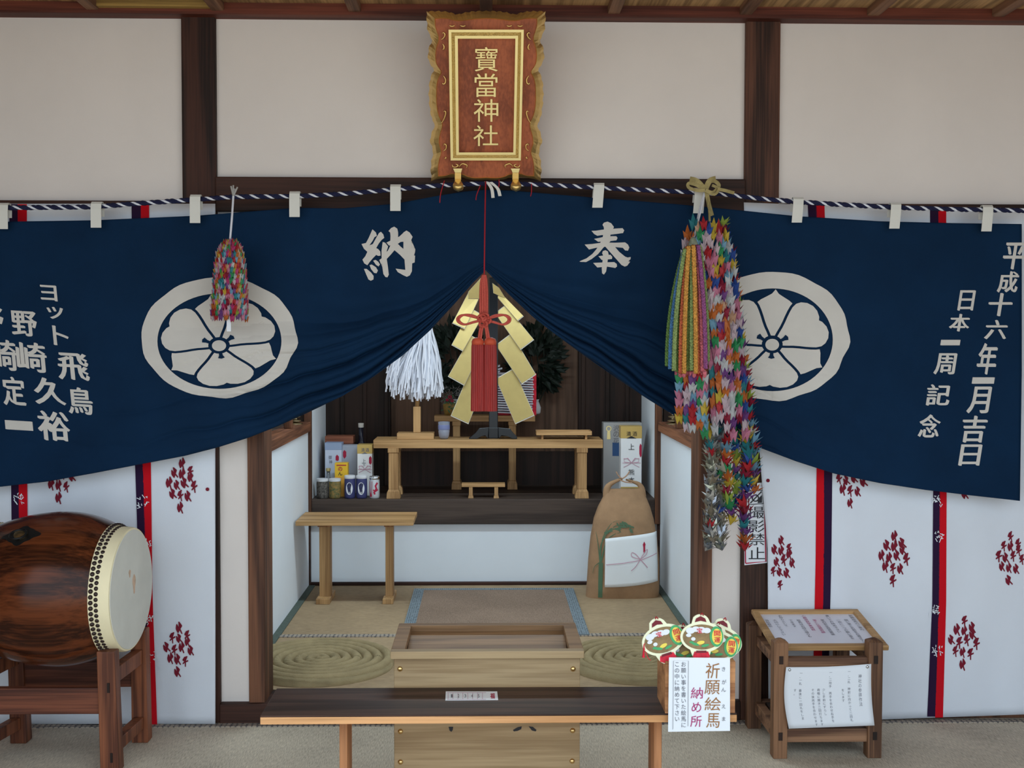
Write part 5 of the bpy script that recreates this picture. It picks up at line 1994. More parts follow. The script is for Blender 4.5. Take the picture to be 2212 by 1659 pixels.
# paper streamer wand on its stand
yW2 = yT + 0.075
ow = thing('purification_wand', 'white paper streamer wand upright in a pale wooden stand', 'streamer wand', (at(900, 945, yW2).x, yW2, zT))
xc = at(901, 900, yW2).x
kx = (yW2 + 3.8) / F
a, b = at(859, 940, yW2).x, at(938, 940, yW2).x
make('stand_base', MB().box(a, b, yW2 - 0.05, yW2 + 0.05, zT, zT + 0.030), M_hinoki, ow, 0.002)
zp = Z_(878, yW2 + 3.8)
make('stand_socket', MB().box(xc - 0.018, xc + 0.018, yW2 - 0.018, yW2 + 0.018, zT + 0.03, zp), M_hinokiz, ow, 0.003)
ztip = Z_(690, yW2 + 3.8)
make('stick', MB().tube([(xc, yW2, zp - 0.01), (xc + 0.01, yW2, Z_(800, yW2 + 3.8)), (xc + 0.05, yW2 + 0.01, ztip)], [0.011, 0.010, 0.008], 10), M_hinokiz, ow, smooth=True)
rnd = random.Random(5)
tops = Vector((xc + 0.05, yW2 + 0.005, ztip))
mb = MB()
for i in range(360):
    a = rnd.uniform(0, 2 * PI)
    rb = math.sqrt(rnd.random())
    xb = at(895 + 62 * rb * math.cos(a), 860, yW2).x
    yb = yW2 + 0.10 * rb * math.sin(a)
    zb2 = Z_(rnd.uniform(820, 868) - 26 * (rb ** 3) * rnd.uniform(.4, 1) * (1 if math.cos(a) < 0 else 0.5), yW2 + 3.8)
    ts = rnd.uniform(0, 0.55)
    st0 = tops.lerp(Vector((xc + 0.012, yW2, Z_(770, yW2 + 3.8))), ts) + Vector((rnd.uniform(-.02, .02), rnd.uniform(-.02, .02), 0))
    out = Vector((xb, yb, 0))
    P = []
    n = 7
    ph = rnd.uniform(0, 6)
    for k in range(n + 1):
        f = k / n
        g = 1 - (1 - f) ** 2.2
        p = Vector((st0.x + (xb - st0.x) * g, st0.y + (yb - st0.y) * g, st0.z + (zb2 - st0.z) * f))
        p += Vector((0.006 * math.sin(9 * f + ph), 0.006 * math.cos(8 * f + ph), 0)) * f
        P.append(p)
    hw = 0.0036
    an = rnd.uniform(-0.9, 0.9)
    sv = Vector((math.cos(an), math.sin(an), 0)) * hw
    mb.grid([[p - sv, p + sv] for p in P])
tag(make('paper_streamers', mb, M_streamer, ow, fix=False), kind='stuff')

# blue glass cup
yc = yT + 0.05
c = Vector((at(959, 948, yc).x, yc, zT))
cup = thing('drinking_glass', 'blue tinted glass cup on the long offering table', 'glass', c)
h = Z_(911, yc + 3.8) - zT
make('glass_wall', MB().lathe([(0.016, 0), (0.021, 0.004), (0.026, 0.018), (0.028, 0.035), (0.0285, h), (0.0265, h), (0.026, 0.036), (0.024, 0.02), (0.018, 0.010), (0.001, 0.009)], c, 28), mat('blue_glass', (0.74, 0.78, 0.92), 0.05, 0, 0.6, trans=0.7), cup, smooth=True)
make('printed_band', MB().lathe([(0.0287, h * .55), (0.0289, h * .56), (0.0289, h * .82), (0.0287, h * .83), (0.0286, h * .82), (0.0286, h * .56)], c, 28), mat('blue_print', (0.20, 0.23, 0.42), 0.3), cup, smooth=True)

# golden paper wand on black lacquer stand
yG = yT + 0.085
gw = thing('gilded_paper_wand', 'golden zigzag paper wand on a black lacquer stand at the centre', 'ritual wand', (at(1066, 948, yG).x, yG, zT))
gx0, gx1 = at(1056, 900, yG).x, at(1075.5, 900, yG).x
make('post', MB().box(gx0, gx1, yG - 0.014, yG + 0.014, zT, Z_(600, yG + 3.8)), M_lacq, gw, 0.003)
make('post_socket', MB().box(gx0 - 0.003, gx1 + 0.003, yG - 0.02, yG + 0.02, zT, zT + 0.055), M_lacq, gw, 0.003)
for P in ([(1054, 948), (1056, 923), (1035, 925), (1028, 934), (1014, 946), (1013, 949), (1030, 949), (1040, 943), (1048, 941)], [(1077, 948), (1076, 923), (1102, 926), (1108, 934), (1117, 943), (1117, 949), (1108, 949), (1096, 943), (1084, 941)]):
    for yo in (-0.036, 0.02):
        fa, fb = [at(x, y, yG + yo - 0.01) for x, y in P], [at(x, y, yG + yo + 0.016) for x, y in P]
        for q in fa + fb:
            q.z = max(q.z, zT + 0.0005)
        make('foot', MB().slab(fa, fb), M_lacq, gw, 0.002, tri=False)
plates = [[(1041, 598), (1041, 645), (1012, 645), (1012, 630)], [(1013, 630), (1039, 634), (1004, 709), (978, 697)], [(1018, 667), (1043, 682), (1000, 757), (976.5, 744)], [(1018, 726), (1046, 742), (1003, 831), (969, 812)],
          [(1016, 800), (1050, 818), (1012, 914), (975, 897)], [(1064, 630), (1077, 628), (1130, 682), (1118, 692)], [(1070, 677), (1092, 660), (1152, 733), (1124, 754)], [(1072, 746), (1105, 721), (1156.5, 808), (1127, 828)],
          [(1072, 819), (1110, 797), (1153, 896), (1113, 914)], [(1064, 612), (1078, 622), (1092, 645), (1066, 633)]]
for i, P in enumerate(plates):
    yf0, yf1 = yG - 0.022 + 0.018, yG - 0.05
    ys = [yf0, yf0, yf1, yf1]
    if i in (0, 9):
        ys = [yG - 0.018] * 4
    f = [at(x, y, Y) for (x, y), Y in zip(P, ys)]
    nrm = (f[1] - f[0]).cross(f[3] - f[0]).normalized()
    if nrm.y > 0:
        nrm = -nrm
    pb = make('gilded_leaf', MB().slab([p for p in f], [p - nrm * 0.0025 for p in f]), M_goldpl, gw)
    cdir = sum(f, Vector()) / 4
    bk = [cdir + (p - cdir) * 1.0 - nrm * 0.0028 for p in f]
    ex = [cdir + (p - cdir) * 1.035 - nrm * 0.0030 for p in f]
    make('paper_backing', MB().slab(ex, [p - nrm * 0.004 for p in ex]), M_cardedge, pb)

# greenery, flowers and paper offerings on the rear table
def foliage(name, label, cx, cy, rx, ry, Y, n, seed, vase=None):
    r_ = random.Random(seed)
    base = Vector((at(cx, 895, Y).x, Y, zR))
    t = thing(name, label, 'evergreen branch', base, 'evergreen branches on the rear table')
    mb = MB()
    for i in range(n):
        a = r_.uniform(0, 2 * PI)
        q = math.sqrt(r_.random())
        p = at(cx + rx * q * math.cos(a), cy + ry * q * math.sin(a), Y + r_.uniform(-.03, .03))
        d = Vector((math.cos(a) + r_.uniform(-.6, .6), r_.uniform(-.7, .7), -math.sin(a) + r_.uniform(-.4, .8))).normalized()
        L = r_.uniform(.045, .075)
        s = d.cross(Vector((r_.uniform(-1, 1), 1, r_.uniform(-1, 1)))).normalized() * L * 0.26
        up = d.cross(s).normalized() * L * 0.06
        mb.add([p, p + d * L * .4 + s + up, p + d * L, p + d * L * .4 - s + up, p + d * L * .45 - up * .3], [(0, 1, 4), (1, 2, 4), (2, 3, 4), (3, 0, 4)])
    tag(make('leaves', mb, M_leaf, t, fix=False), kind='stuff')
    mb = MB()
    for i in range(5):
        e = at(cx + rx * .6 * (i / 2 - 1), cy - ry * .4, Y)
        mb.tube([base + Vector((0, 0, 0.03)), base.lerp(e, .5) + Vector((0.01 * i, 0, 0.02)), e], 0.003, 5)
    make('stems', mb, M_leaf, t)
    make('vase', MB().lathe([(0.018, 0), (0.024, 0.01), (0.026, 0.035), (0.016, 0.06), (0.013, 0.07), (0.017, 0.078)], base, 18), mat('white_porcelain', (0.6, 0.6, 0.62), 0.2), t, smooth=True)


yV = yR + 0.06
foliage('evergreen_branch', 'dark evergreen branch left of the golden wand', 985, 770, 52, 70, yV + 0.06, 240, 3)
foliage('evergreen_branch', 'dark evergreen branch right of the golden wand', 1158, 778, 52, 72, yV + 0.06, 260, 4)
base = Vector((at(972, 897, yV).x, yV - 0.03, zR))
fp = thing('flower_pot', 'small ochre pot with red flower and grey foliage on rear table', 'flower pot', base)
make('pot', MB().lathe([(0.026, 0), (0.032, 0.03), (0.036, 0.062), (0.033, 0.062), (0.028, 0.04)], base, 18), mat('ochre_pot', obs(110, 86, 40), 0.5, noise_amt=.3, nscale=50), fp, smooth=True)
r_ = random.Random(9)
mbg, mbr, mby = MB(), MB(), MB()
for i in range(150):
    p = at(r_.uniform(954, 1004), r_.uniform(836, 876), yV - 0.03 + r_.uniform(-.03, .03))
    d = Vector((r_.uniform(-1, 1), r_.uniform(-.6, .6), r_.uniform(-.2, 1))).normalized() * r_.uniform(.01, .022)
    s = d.cross(Vector((0, 1, 0.1))).normalized() * 0.0022
    mbg.add([p - s, p + s, p + d], [(0, 1, 2)])
make('grey_foliage', mbg, mat('grey_foliage', (0.16, 0.15, 0.14), 0.9), fp, fix=False)
for cx, cy, r in ((972, 858, 6), (966, 864, 3.5), (977, 866, 4)):
    for k in range(7):
        a = 2 * PI * k / 7
        c = at(cx + r * .5 * math.cos(a), cy + r * .5 * math.sin(a), yV - 0.075)
        mbr.lathe([(0.0006, -0.003), (0.005, 0), (0.0006, 0.004)], c, 7)
make('red_flower', mbr, M_inkred, fp)
for i in range(26):
    p = at(r_.uniform(955, 985), r_.uniform(858, 888), yV - 0.07)
    d = Vector((r_.uniform(-1, 1), -.2, r_.uniform(-.4, 1))).normalized() * 0.018
    s = d.cross(Vector((0, 1, 0.1))).normalized() * 0.004
    mby.add([p, p + d * .5 + s, p + d, p + d * .5 - s], [(0, 1, 2, 3)])
make('green_leaves', mby, M_leafg, fp, fix=False)
# stacked white paper folds with red backing, right of the golden wand
base = Vector((at(1120, 897, yV).x, yV, zR))
wp_ = thing('paper_fold_offering', 'layered white paper folds with red edge behind the golden wand', 'paper offering', base)
mb = MB()
for k in range(17):
    py = 806 + k * 5.2
    xr = 1153 - 0.10 * abs(k - 6) ** 1.6 - (1.5 if k % 2 else 0)
    a0, a1 = at(1072 + (k % 2) * 3, py, yV - .05), at(xr, py + 3, yV - .05)
    mb.slab([a0 + Vector((0, -.03, 0)), a1 + Vector((0, -.03, 0)), a1 + Vector((0, .02, .004)), a0 + Vector((0, .02, .004))],
            [p + Vector((0, 0, -.0045)) for p in (a0 + Vector((0, -.03, 0)), a1 + Vector((0, -.03, 0)), a1 + Vector((0, .02, .004)), a0 + Vector((0, .02, .004)))])
make('white_folds', mb, M_streamer, wp_)
make('red_backing', MB().box(at(1076, 880, yV).x, at(1158, 880, yV).x, yV - .028, yV - .022, zR, Z_(806, yV + 3.8)), M_emared, wp_)
mb = MB()
for k in range(5):
    py = 792 + k * 6
    a0 = at(1070, py, yV - .035)
    a1 = at(1080 + (5 if k % 2 else 0), py - 3, yV - .05)
    mb.slab([a0, a1, a1 + Vector((0, .03, .003)), a0 + Vector((0, .03, .003))], [p + Vector((0, 0, -.006)) for p in (a0, a1, a1 + Vector((0, .03, .003)), a0 + Vector((0, .03, .003)))])
make('upper_folds', mb, M_streamer, wp_)

# ------------------------------------------------------------------ gifts on the platform, left side
def carton(name, label, cat, px0, px1, py0, Y, dep, m, top=None, group=None):
    a, b = at(px0, 1000, Y).x, at(px1, 1000, Y).x
    z1 = Z_(py0, Y + 3.8)
    t = thing(name, label, cat, ((a + b) / 2, Y + dep / 2, PZ), group)
    make('box_body', MB().box(a, b, Y, Y + dep, PZ, z1), m, t, 0.0015)
    if top:
        make('coloured_top', MB().box(a - .0008, b + .0008, Y - .0008, Y + dep, Z_(top[0], Y + 3.8), z1 + .0008), top[1], t, 0.001)
    return t


def on(Y, e=0.0015):
    return lambda u, v: at(u, v, Y - e)


def chars(t, L, fn, m, bold=0.0):
    for ch, x, y, s in L:
        o_ = ([], [])
        put_glyph(o_, ch, x, y, s, s, 0, 0, bold)
        decal('printed_character', o_, fn, m, t)


def ribbon_bow(t, cx, cy, s, Y, m=None):
    o_ = ([], [])
    for sg in (-1, 1):
        for dy in (-1, 1):
            put_line(o_, [(cx, cy), (cx + sg * s * .5, cy + dy * s * .42 - 2), (cx + sg * s, cy + dy * s * .55)], 1.2)
        put_line(o_, [(cx, cy), (cx + sg * s * .45, cy - s * .6), (cx + sg * s * .95, cy - s * .5), (cx + sg * s * .9, cy - s * .1), (cx, cy)], 1.4)
    put_line(o_, [(cx - s * 1.15, cy), (cx + s * 1.15, cy)], 1.0)
    decal('ribbon_print', o_, on(Y, 0.002), m or M_pink, t)


M_bl = mat('blue_grey_card', obs(112, 124, 146), 0.5)
M_gr = mat('grey_white_card', obs(150, 156, 170), 0.55)
M_gw = mat('gift_paper', obs(180, 184, 198), 0.5)
M_gt = mat('gold_card_top', obs(152, 128, 74), 0.45, 0.2)
M_bw = wood('brown_box_wood', obs(84, 46, 32), obs(120, 72, 52), 'x', 0.6)
M_yb = mat('yellow_card', obs(180, 142, 36), 0.5)
Yk = 2.10
t = carton('wooden_box', 'tall reddish brown box at the back of the left gifts', 'box', 703, 762, 943, Yk, 0.09, M_bw)
make('box_lid', MB().box(at(702, 950, Yk - .003).x, at(763, 950, Yk - .003).x, Yk - .003, Yk + .093, Z_(958, Yk + 3.8), Z_(943, Yk + 3.8) + .002), M_bw, t, .001)
Y1 = 2.0
t = carton('gift_box', 'tall grey gift box with blue top at far left', 'gift box', 702, 738, 957, Y1, 0.075, M_gr, (972, M_bl), 'gift boxes on the platform')
o_ = ([], [])
put_glyph(o_, '御', 713, 988, 7, 8)
put_glyph(o_, '神', 714, 998, 7, 8)
decal('lettering', o_, on(Y1), M_inkgrey, t)
o_ = ([], [])
put_poly(o_, [(728, 982), (732, 986), (732, 994), (729, 996), (725, 994), (725, 986)])
decal('gift_mark', o_, on(Y1), M_inkred, t)
Y2 = 2.03
t = carton('gift_box', 'plain dim grey gift box between the blue topped and golden topped ones', 'gift box', 739, 775, 962, Y2, 0.07, mat('dim_grey_card', obs(128, 132, 142), .6), None, 'gift boxes on the platform')
o_ = ([], [])
put_poly(o_, [(744, 972), (748, 976), (748, 986), (744, 991), (741, 986), (741, 976)])
decal('gift_mark', o_, on(Y2), M_inkred, t)
Y3 = 1.93
t = carton('sake_box', 'white sake gift box with golden top beside the table leg', 'gift box', 772, 804, 961, Y3, 0.075, M_gw, (980, M_gt), 'gift boxes on the platform')
chars(t, [('清', 784, 972, 8), ('酒', 793, 972, 8), ('上', 786, 996, 9), ('下', 786, 1005, 7)], on(Y3, .0026), M_inkgrey)
o_ = ([], [])
put_poly(o_, [(781, 980), (788, 977), (794, 980)])
decal('mountain_print', o_, on(Y3, .0026), M_inkgrey, t)
o_ = ([], [])
put_poly(o_, [(800, 985), (803, 989), (803, 1000), (800, 1004), (797, 1000), (797, 989)])
decal('gift_mark', o_, on(Y3), M_inkred, t)
ribbon_bow(t, 788, 1014, 13, Y3)
Yb = 2.17
c = Vector((at(780, 950, Yb).x, Yb, PZ))
t = thing('glass_bottle', 'dark glass bottle with white cap behind the left gift boxes', 'bottle', c)
zt0 = Z_(914, Yb + 3.8) - PZ
make('bottle_glass', MB().lathe([(0.032, 0), (0.034, 0.01), (0.034, zt0 * .55), (0.022, zt0 * .68), (0.0125, zt0 * .74), (0.0115, zt0 - .022), (0.012, zt0 - .02)], c, 24), mat('dark_bottle_glass', (0.012, 0.014, 0.03), .08, 0, .6), t, smooth=True)
make('cap', MB().lathe([(0.0135, zt0 - .022), (0.0145, zt0 - .02), (0.0145, zt0), (0.001, zt0 + .001)], c, 18), mat('cap_white', (.7, .66, .6), .5), t, smooth='auto')
Y4 = 1.90
t = carton('tea_packet', 'small bright yellow printed packet among the left gifts', 'packet', 723, 751, 1000, Y4, 0.05, M_yb)
make('orange_lower_panel', MB().box(at(723, 1030, Y4 - .001).x, at(751, 1030, Y4 - .001).x, Y4 - .001, Y4 + .01, PZ, Z_(1030, Y4 + 3.8)), mat('orange_card', obs(190, 130, 50), .5), t)
o_ = ([], [])
put_glyph(o_, 'の', 735, 1013, 9, 9, 0, 0, .02)
put_line(o_, [(727, 1005), (748, 1005)], 2)
decal('red_lettering', o_, on(Y4), M_inkred, t)
o_ = ([], [])
put_glyph(o_, 'ん', 735, 1023, 9, 8, 0, 0, .02)
decal('lettering', o_, on(Y4), M_ink, t)
Y5 = 1.91
c = Vector((at(708, 1040, Y5).x, Y5 + .02, PZ))
t = thing('small_bottle', 'small clear bottle with golden cap behind the glass jars', 'bottle', c)
h = Z_(1012, Y5 + 3.8) - PZ
make('bottle_glass', MB().lathe([(0.018, 0), (0.02, .006), (0.02, h * .5), (0.009, h * .72), (0.009, h - .012)], c, 18), mat('grey_glass', (.6, .62, .64), .06, 0, .6, trans=.85), t, smooth=True)
make('cap', MB().lathe([(0.0115, h - .014), (0.012, h - .01), (0.012, h), (0.001, h)], c, 16), mat('gold_cap', (.6, .48, .22), .4, .6), t, smooth='auto')


def jar(name, label, px, py, w_, Y, glass, lidm, labelm, chars=None, oval=False, seed=1, grp='cup sake jars on the platform edge'):
    k = (Y + 3.8) / F
    c = Vector((at(px, 1070, Y).x, Y + w_ * k / 2, PZ))
    r = w_ * k / 2
    h = Z_(py, Y + 3.8) - PZ
    t = thing(name, label, 'jar', c, grp)
    make('glass_body', MB().lathe([(r * .82, 0), (r * .95, .004), (r, .012), (r, h * .80), (r * .96, h * .86), (r * .93, h * .9)], c, 26), glass, t, smooth=True)
    make('lid', MB().lathe([(r * .97, h * .87), (r * 1.0, h * .88), (r * 1.0, h * .985), (r * .95, h), (r * .9, h * .985), (.001, h * .985)], c, 26), lidm, t, smooth='auto')
    if labelm:
        rows = []
        for z in (h * .12, h * .76):
            rows.append([c + Vector((r * 1.012 * math.sin(a), -r * 1.012 * math.cos(a), z)) for a in [(-1.35 + 2.7 * i / 20) for i in range(21)]])
        make('wrap_label', MB().grid(rows), labelm, t, smooth=True)
    sf = lambda e: (lambda u, v: c + Vector((r * (1.02 + e) * math.sin(u / r), -r * (1.02 + e) * math.cos(u / r), v)))
    if oval:
        o_ = ([], [])
        put_poly(o_, ellipse(0, h * .45, r * .62, h * .27, 26))
        decal('oval_label', o_, sf(.01), M_white, t)
        o_ = ([], [])
        for i, ch in enumerate(chars):
            vs0 = len(o_[0])
            put_glyph(o_, ch, 0, -(h * .60 - i * h * .15), r * .6, h * .13)
            for q in range(vs0, len(o_[0])):
                o_[0][q] = (o_[0][q][0], -o_[0][q][1])
        decal('lettering', o_, sf(.03), M_ink, t)
    return t


M_lid = mat('white_lid', (.72, .73, .76), .4)
M_glass2 = mat('jar_glass', (.30, .31, .31), .05, 0, .6, trans=.55)
M_contents = mat('jar_contents', (.10, .09, .08), .6, noise_amt=.9, nscale=120)
M_contents2 = mat('jar_contents_bright', (.38, .22, .06), .6, col2=(.05, .10, .05), nscale=90)
jar('glass_jar', 'clear glass jar with pale lid, leftmost on the platform edge', 695, 1035, 26, 1.815, M_contents, M_lid, None)
jar('glass_jar', 'clear glass jar with colourful contents beside the leftmost jar', 722, 1035, 26, 1.815, M_contents2, M_lid, None)
M_blue = mat('blue_label', (.05, .055, .16), .4)
jar('sake_cup', 'left blue cup jar with white oval label and pale lid', 754.5, 1028, 24, 1.815, M_blue, M_lid, None, '月桂冠', True)
jar('sake_cup', 'right blue cup jar with white oval label and pale lid', 780, 1028, 24, 1.815, M_blue, M_lid, None, '月桂冠', True)
t = jar('drink_can', 'silver white can with bold red writing at the end of the row', 808, 1030, 22, 1.815, mat('can_white', (.62, .64, .68), .35, .3), M_steel, None)
k = (1.815 + 3.8) / F
o_ = ([], [])
put_poly(o_, [(798, 1040), (804, 1040), (803, 1073), (799, 1074)])
put_line(o_, [(815, 1043), (811, 1050), (813, 1056), (808, 1064), (810, 1068)], 4.0)
put_line(o_, [(806, 1058), (811, 1062), (816, 1058)], 3.0)
cc = world_loc(t)
rr = 11 * k
decal('red_writing', o_, lambda u, v: Vector((at(u, v, 1.815).x, cc.y - math.sqrt(max(1e-6, (rr * 1.03) ** 2 - min((rr * 1.02) ** 2, (at(u, v, 1.815).x - cc.x) ** 2))), at(u, v, 1.815).z)), M_inkred, t)

# ------------------------------------------------------------------ gifts on the platform, right side
Y6 = 1.98
t = carton('silver_box', 'tall silver grey box with golden seal behind the white sake box', 'gift box', 1303, 1386, 913, Y6, 0.08, M_silver, None, 'gift boxes on the platform')
o_ = ([], [])
put_ring(o_, ellipse(1315, 926, 6, 6, 16), ellipse(1315, 926, 4, 4, 16))
put_poly(o_, [(1312, 931), (1318, 931), (1319, 949), (1311, 949)])
decal('golden_seal', o_, on(Y6), M_goldb, t)
for ch, y in (('沢', 925), ('の', 938), ('花', 952)):
    o_ = ([], [])
    put_glyph(o_, ch, 1331, y, 12, 12)
    decal('printed_character', o_, on(Y6), M_inkgrey, t)
o_ = ([], [])
put_poly(o_, [(1323, 956), (1340, 956), (1340, 985), (1323, 985)])
decal('blue_patch', o_, on(Y6), mat('blue_patch', (.03, .08, .2), .5), t)
Y7 = 1.90
t = carton('sake_box', 'white sake gift box with golden ends behind the paper rice bag', 'gift box', 1341, 1386, 921, Y7, 0.08, M_gw, (947, M_gt), 'gift boxes on the platform')
make('golden_base', MB().box(at(1341, 1060, Y7 - .001).x - .0005, at(1386, 1060, Y7 - .001).x + .0005, Y7 - .001, Y7 + .08, PZ, Z_(1052, Y7 + 3.8)), M_gt, t)
chars(t, [('清', 1358, 937, 10), ('酒', 1371, 937, 10), ('上', 1364, 965, 13), ('熊', 1364, 1020, 13), ('本', 1364, 1037, 13)], on(Y7, .0026), M_ink, .008)
o_ = ([], [])
put_poly(o_, [(1353, 947), (1364, 942), (1375, 947)])
decal('mountain_print', o_, on(Y7, .0026), M_ink, t)
ribbon_bow(t, 1364, 1000, 17, Y7)
o_ = ([], [])
put_poly(o_, [(1383, 958), (1386, 962), (1386, 985), (1383, 988), (1381, 980), (1381, 965)])
decal('gift_mark', o_, on(Y7), M_inkred, t)

# ------------------------------------------------------------------ paper rice bag
Yr = 1.565
dr = Yr + 3.8
rb_ = thing('rice_bag', 'brown paper rice bag with tied ears standing in the right corner', 'bag', (at(1345, 1290, Yr).x, Yr, FZ))
prof = [(1303, 1268, 1418, .050), (1296, 1265, 1421, .066), (1270, 1267, 1423, .080), (1210, 1271, 1423, .086), (1160, 1276, 1418, .084), (1120, 1283, 1411, .074), (1095, 1292, 1404, .058), (1075, 1302, 1396, .036), (1062, 1309, 1391, .018), (1056, 1313, 1388, .008)]
PF = []
for py, xl, xr, dp in prof:
    z = FZ if py == 1303 else Z_(py, dr)
    PF.append((z, at(xl, py, Yr).x, at(xr, py, Yr).x, dp))


def bag_front(x, z, e=0.0):
    for i in range(len(PF) - 1):
        if PF[i][0] <= z <= PF[i + 1][0]:
            break
    a, b = PF[i], PF[i + 1]
    f = (z - a[0]) / (b[0] - a[0])
    xl, xr, dp = (a[k] + (b[k] - a[k]) * f for k in (1, 2, 3))
    xc, hw = (xl + xr) / 2, (xr - xl) / 2
    q = min(.98, abs(x - xc) / hw)
    return Yr - dp * (1 - q ** 3.2) ** (1 / 3.2) - e


rings = []
fine = []
for i in range(len(PF) - 1):
    for k in range(4):
        f = k / 4
        fine.append(tuple(PF[i][j] + (PF[i + 1][j] - PF[i][j]) * f for j in range(4)))
fine.append(PF[-1])
for z, xl, xr, dp in fine:
    xc, hw = (xl + xr) / 2, (xr - xl) / 2
    ring = []
    for k in range(48):
        a = 2 * PI * k / 48
        ca, sa = math.cos(a), math.sin(a)
        e = 2 / 3.2
        x = xc + hw * math.copysign(abs(ca) ** e, ca)
        y = Yr + dp * math.copysign(abs(sa) ** e, sa)
        cr = 0.006 * noise.noise((x * 14, z * 9, 2.0)) + 0.016 * noise.noise((x * 26 + 6 * z, z * 3, 4.0)) * max(0, (z - .30) / .3)
        ring.append((x, y + cr * (1 if sa < 0 else -1), z))
    rings.append(ring)
make('bag_body', MB().loft(rings), M_kraft, rb_, smooth=True)
for P, R in (([(1313, 1074), (1311, 1058), (1317, 1047), (1329, 1040), (1344, 1034)], [.024, .017, .012, .0085, .006]), ([(1386, 1072), (1386, 1056), (1380, 1046), (1368, 1041), (1352, 1036)], [.022, .015, .010, .007, .004])):
    make('bag_ear', MB().tube(smooth_pts([at(x, y, Yr) for x, y in P], 5), [interp(list(enumerate(R)), i / 5) for i in range(5 * (len(P) - 1) + 1)], 10), M_kraft, rb_, smooth=True)
mb = MB()
for P in ([(1342, 1034), (1335, 1026), (1331, 1019)], [(1344, 1034), (1353, 1028), (1360, 1018)], [(1338, 1036), (1350, 1041), (1366, 1043)]):
    mb.tube(smooth_pts([at(x, y, Yr - .01) for x, y in P], 4), .0032, 6)
make('paper_string', mb, mat('tie_string', obs(132, 104, 84), .8), rb_, smooth=True)


def bf(e):
    def f(u, v):
        p = at(u, v, Yr - .08)
        return Vector((p.x, bag_front(p.x, p.z, e), p.z))
    return f


o_ = ([], [])
put_line(o_, [(1297, 1292), (1297, 1260), (1298, 1215)], 9)
for P, wd in (([(1297, 1215), (1298, 1180), (1312, 1150), (1330, 1136), (1345, 1133)], 3.5), ([(1298, 1212), (1310, 1170), (1325, 1155), (1340, 1150)], 3), ([(1296, 1215), (1292, 1175), (1288, 1150)], 2.4), ([(1299, 1214), (1306, 1180), (1308, 1155)], 2.4),
              ([(1294, 1216), (1285, 1225), (1281, 1240)], 1.8), ([(1297, 1200), (1303, 1160), (1322, 1130), (1340, 1125)], 2)):
    put_line(o_, [(p.x, p.y) for p in smooth_pts([(x, y, 0) for x, y in P], 5)], wd, True)
for k in range(26):
    f = k / 25
    x, y = 1336 + 30 * f, 1136 - 8 * math.sin(PI * f) + 8 * f
    x2 = random.uniform(-3, 3)
    put_poly(o_, ellipse(x + x2, y + random.uniform(-3, 6), 4.2, 1.7, 8, random.uniform(.3, 1.3)))
for k in range(18):
    f = k / 17
    put_poly(o_, ellipse(1308 + 30 * f, 1154 - 12 * math.sin(PI * f * .7) + random.uniform(-2, 4), 4, 1.5, 8, random.uniform(-.4, .8)))
decal('rice_plant_print', o_, bf(.004), mat('green_print', obs(62, 82, 62), .8), rb_, cut=6.0)


def lq(u, v, e=0.0):
    x = (1307 + 113 * u) * (1 - v) + (1306 + 116 * u) * v
    y = (1163 + (1150 - 1163) * u) * (1 - v) + (1268 - 12 * u * u) * v
    f = bf(.009 + e)
    p = f(x, y)
    return p


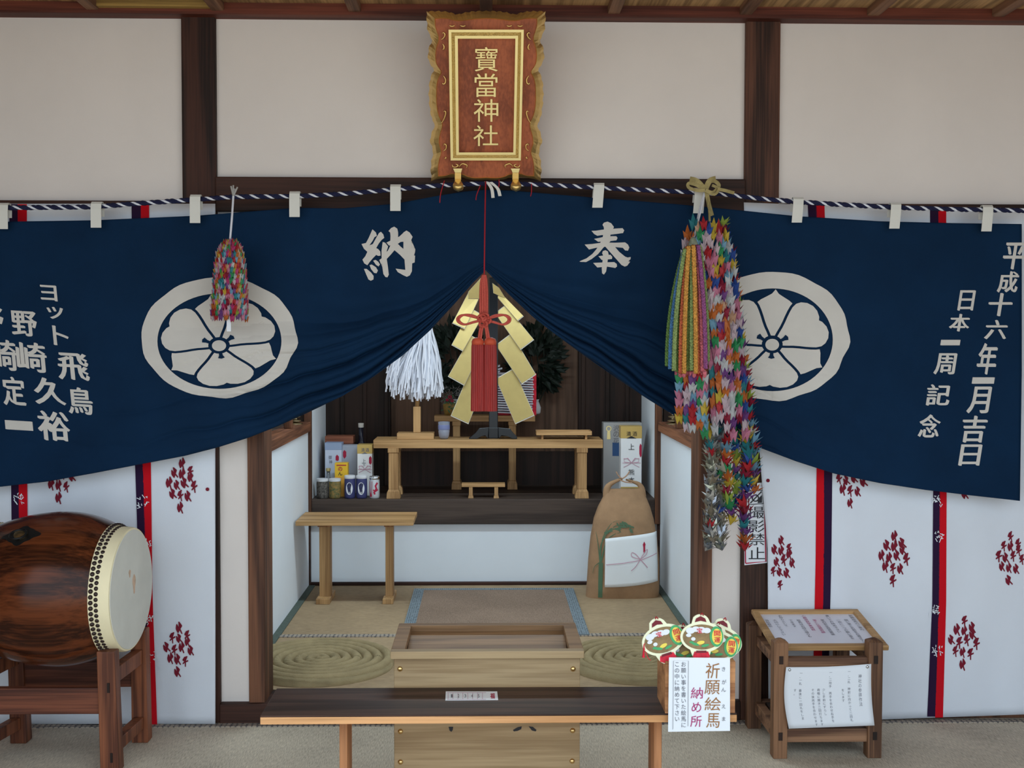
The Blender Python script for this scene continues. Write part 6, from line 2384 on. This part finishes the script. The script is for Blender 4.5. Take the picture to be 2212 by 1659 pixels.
rows = [[lq(i / 20, j / 14) for i in range(21)] for j in range(15)]
pl_ = make('gift_wrapper', MB().grid(rows), mat('wrapper_white', obs(176, 178, 196), .6), rb_, smooth=True, solid=.0008)
lo = lambda u, v: lq((u - 1306) / 115.0, (v - 1157) / 105.0, .0025)
o_ = ([], [])
cx, cy = 1382, 1208
put_line(o_, [(1308, 1213), (1345, 1212), (cx, cy + 2), (1420, 1202)], 1.6)
for P in ([(cx, cy), (1372, 1196), (1364, 1192), (1364, 1200), (cx, cy)], [(cx, cy), (1392, 1194), (1398, 1190), (1395, 1200), (cx, cy)], [(cx, cy), (1372, 1222), (1362, 1230)], [(cx, cy), (1392, 1220), (1398, 1228)]):
    put_line(o_, [(p.x, p.y) for p in smooth_pts([(x, y, 0) for x, y in P], 4)], 1.6)
decal('ribbon_print', o_, lo, M_pink, pl_, cut=8.0)
o_ = ([], [])
put_poly(o_, [(1391, 1172), (1394, 1178), (1393, 1184), (1393, 1195), (1391, 1197), (1389, 1194), (1389, 1184), (1388, 1178)])
decal('gift_mark', o_, lo, M_inkred, pl_)

# ------------------------------------------------------------------ brass ornaments on the side ledges
def stacked_brass(label, px, Y, zb):
    x = px
    c = Vector((x, Y, zb))
    t = thing('brass_ornament', label, 'brass ornament', c, 'stacked brass ornaments')
    k = 0.0021
    pr = [(.030, 0), (.032, .006)]
    z = .006
    for i, r in enumerate((.030, .027, .024, .021, .018, .015)):
        pr += [(r * .45, z + .004), (r, z + .009), (r, z + .013), (r * .45, z + .018)]
        z += .019
    pr += [(.006, z + .004), (.010, z + .012), (.004, z + .024), (.001, z + .03)]
    make('ringed_stem', MB().lathe(pr, c, 22), M_oldbrass, t, smooth='auto')
    make('foot_plate', MB().lathe([(.036, 0), (.036, .005), (.03, .008), (.001, .008)], c, 22), M_oldbrass, t, smooth='auto')


stacked_brass('ringed brass ornament on the left ledge, just above the side rail', SX0 - .035, 1.62, .858)
stacked_brass('ringed brass ornament on the right ledge, just above the side rail', SX1 + .035, 1.62, .858)
for sg, sx in ((-1, SX0), (1, SX1)):
    x = sx + sg * .14
    t = thing('black_box', 'black lacquered chest on the %s ledge above the side rail' % ('left' if sg < 0 else 'right'), 'chest', (x, .95, .858), 'black chests on the ledges')
    make('chest_body', MB().box(x - .06, x + .06, .80, 1.28, .856, .985), M_lacq, t, .003)
    make('chest_lid', MB().box(x - .065, x + .065, .795, 1.285, .985, 1.0), M_lacq, t, .003)
    make('chest_fitting', MB().box(x - sg * .06 - .002, x - sg * .06 + .002, 1.02, 1.05, .95, .975), M_oldbrass, t)

bpy.data.objects.remove(PROTO)
bpy.data.objects.remove(FO)
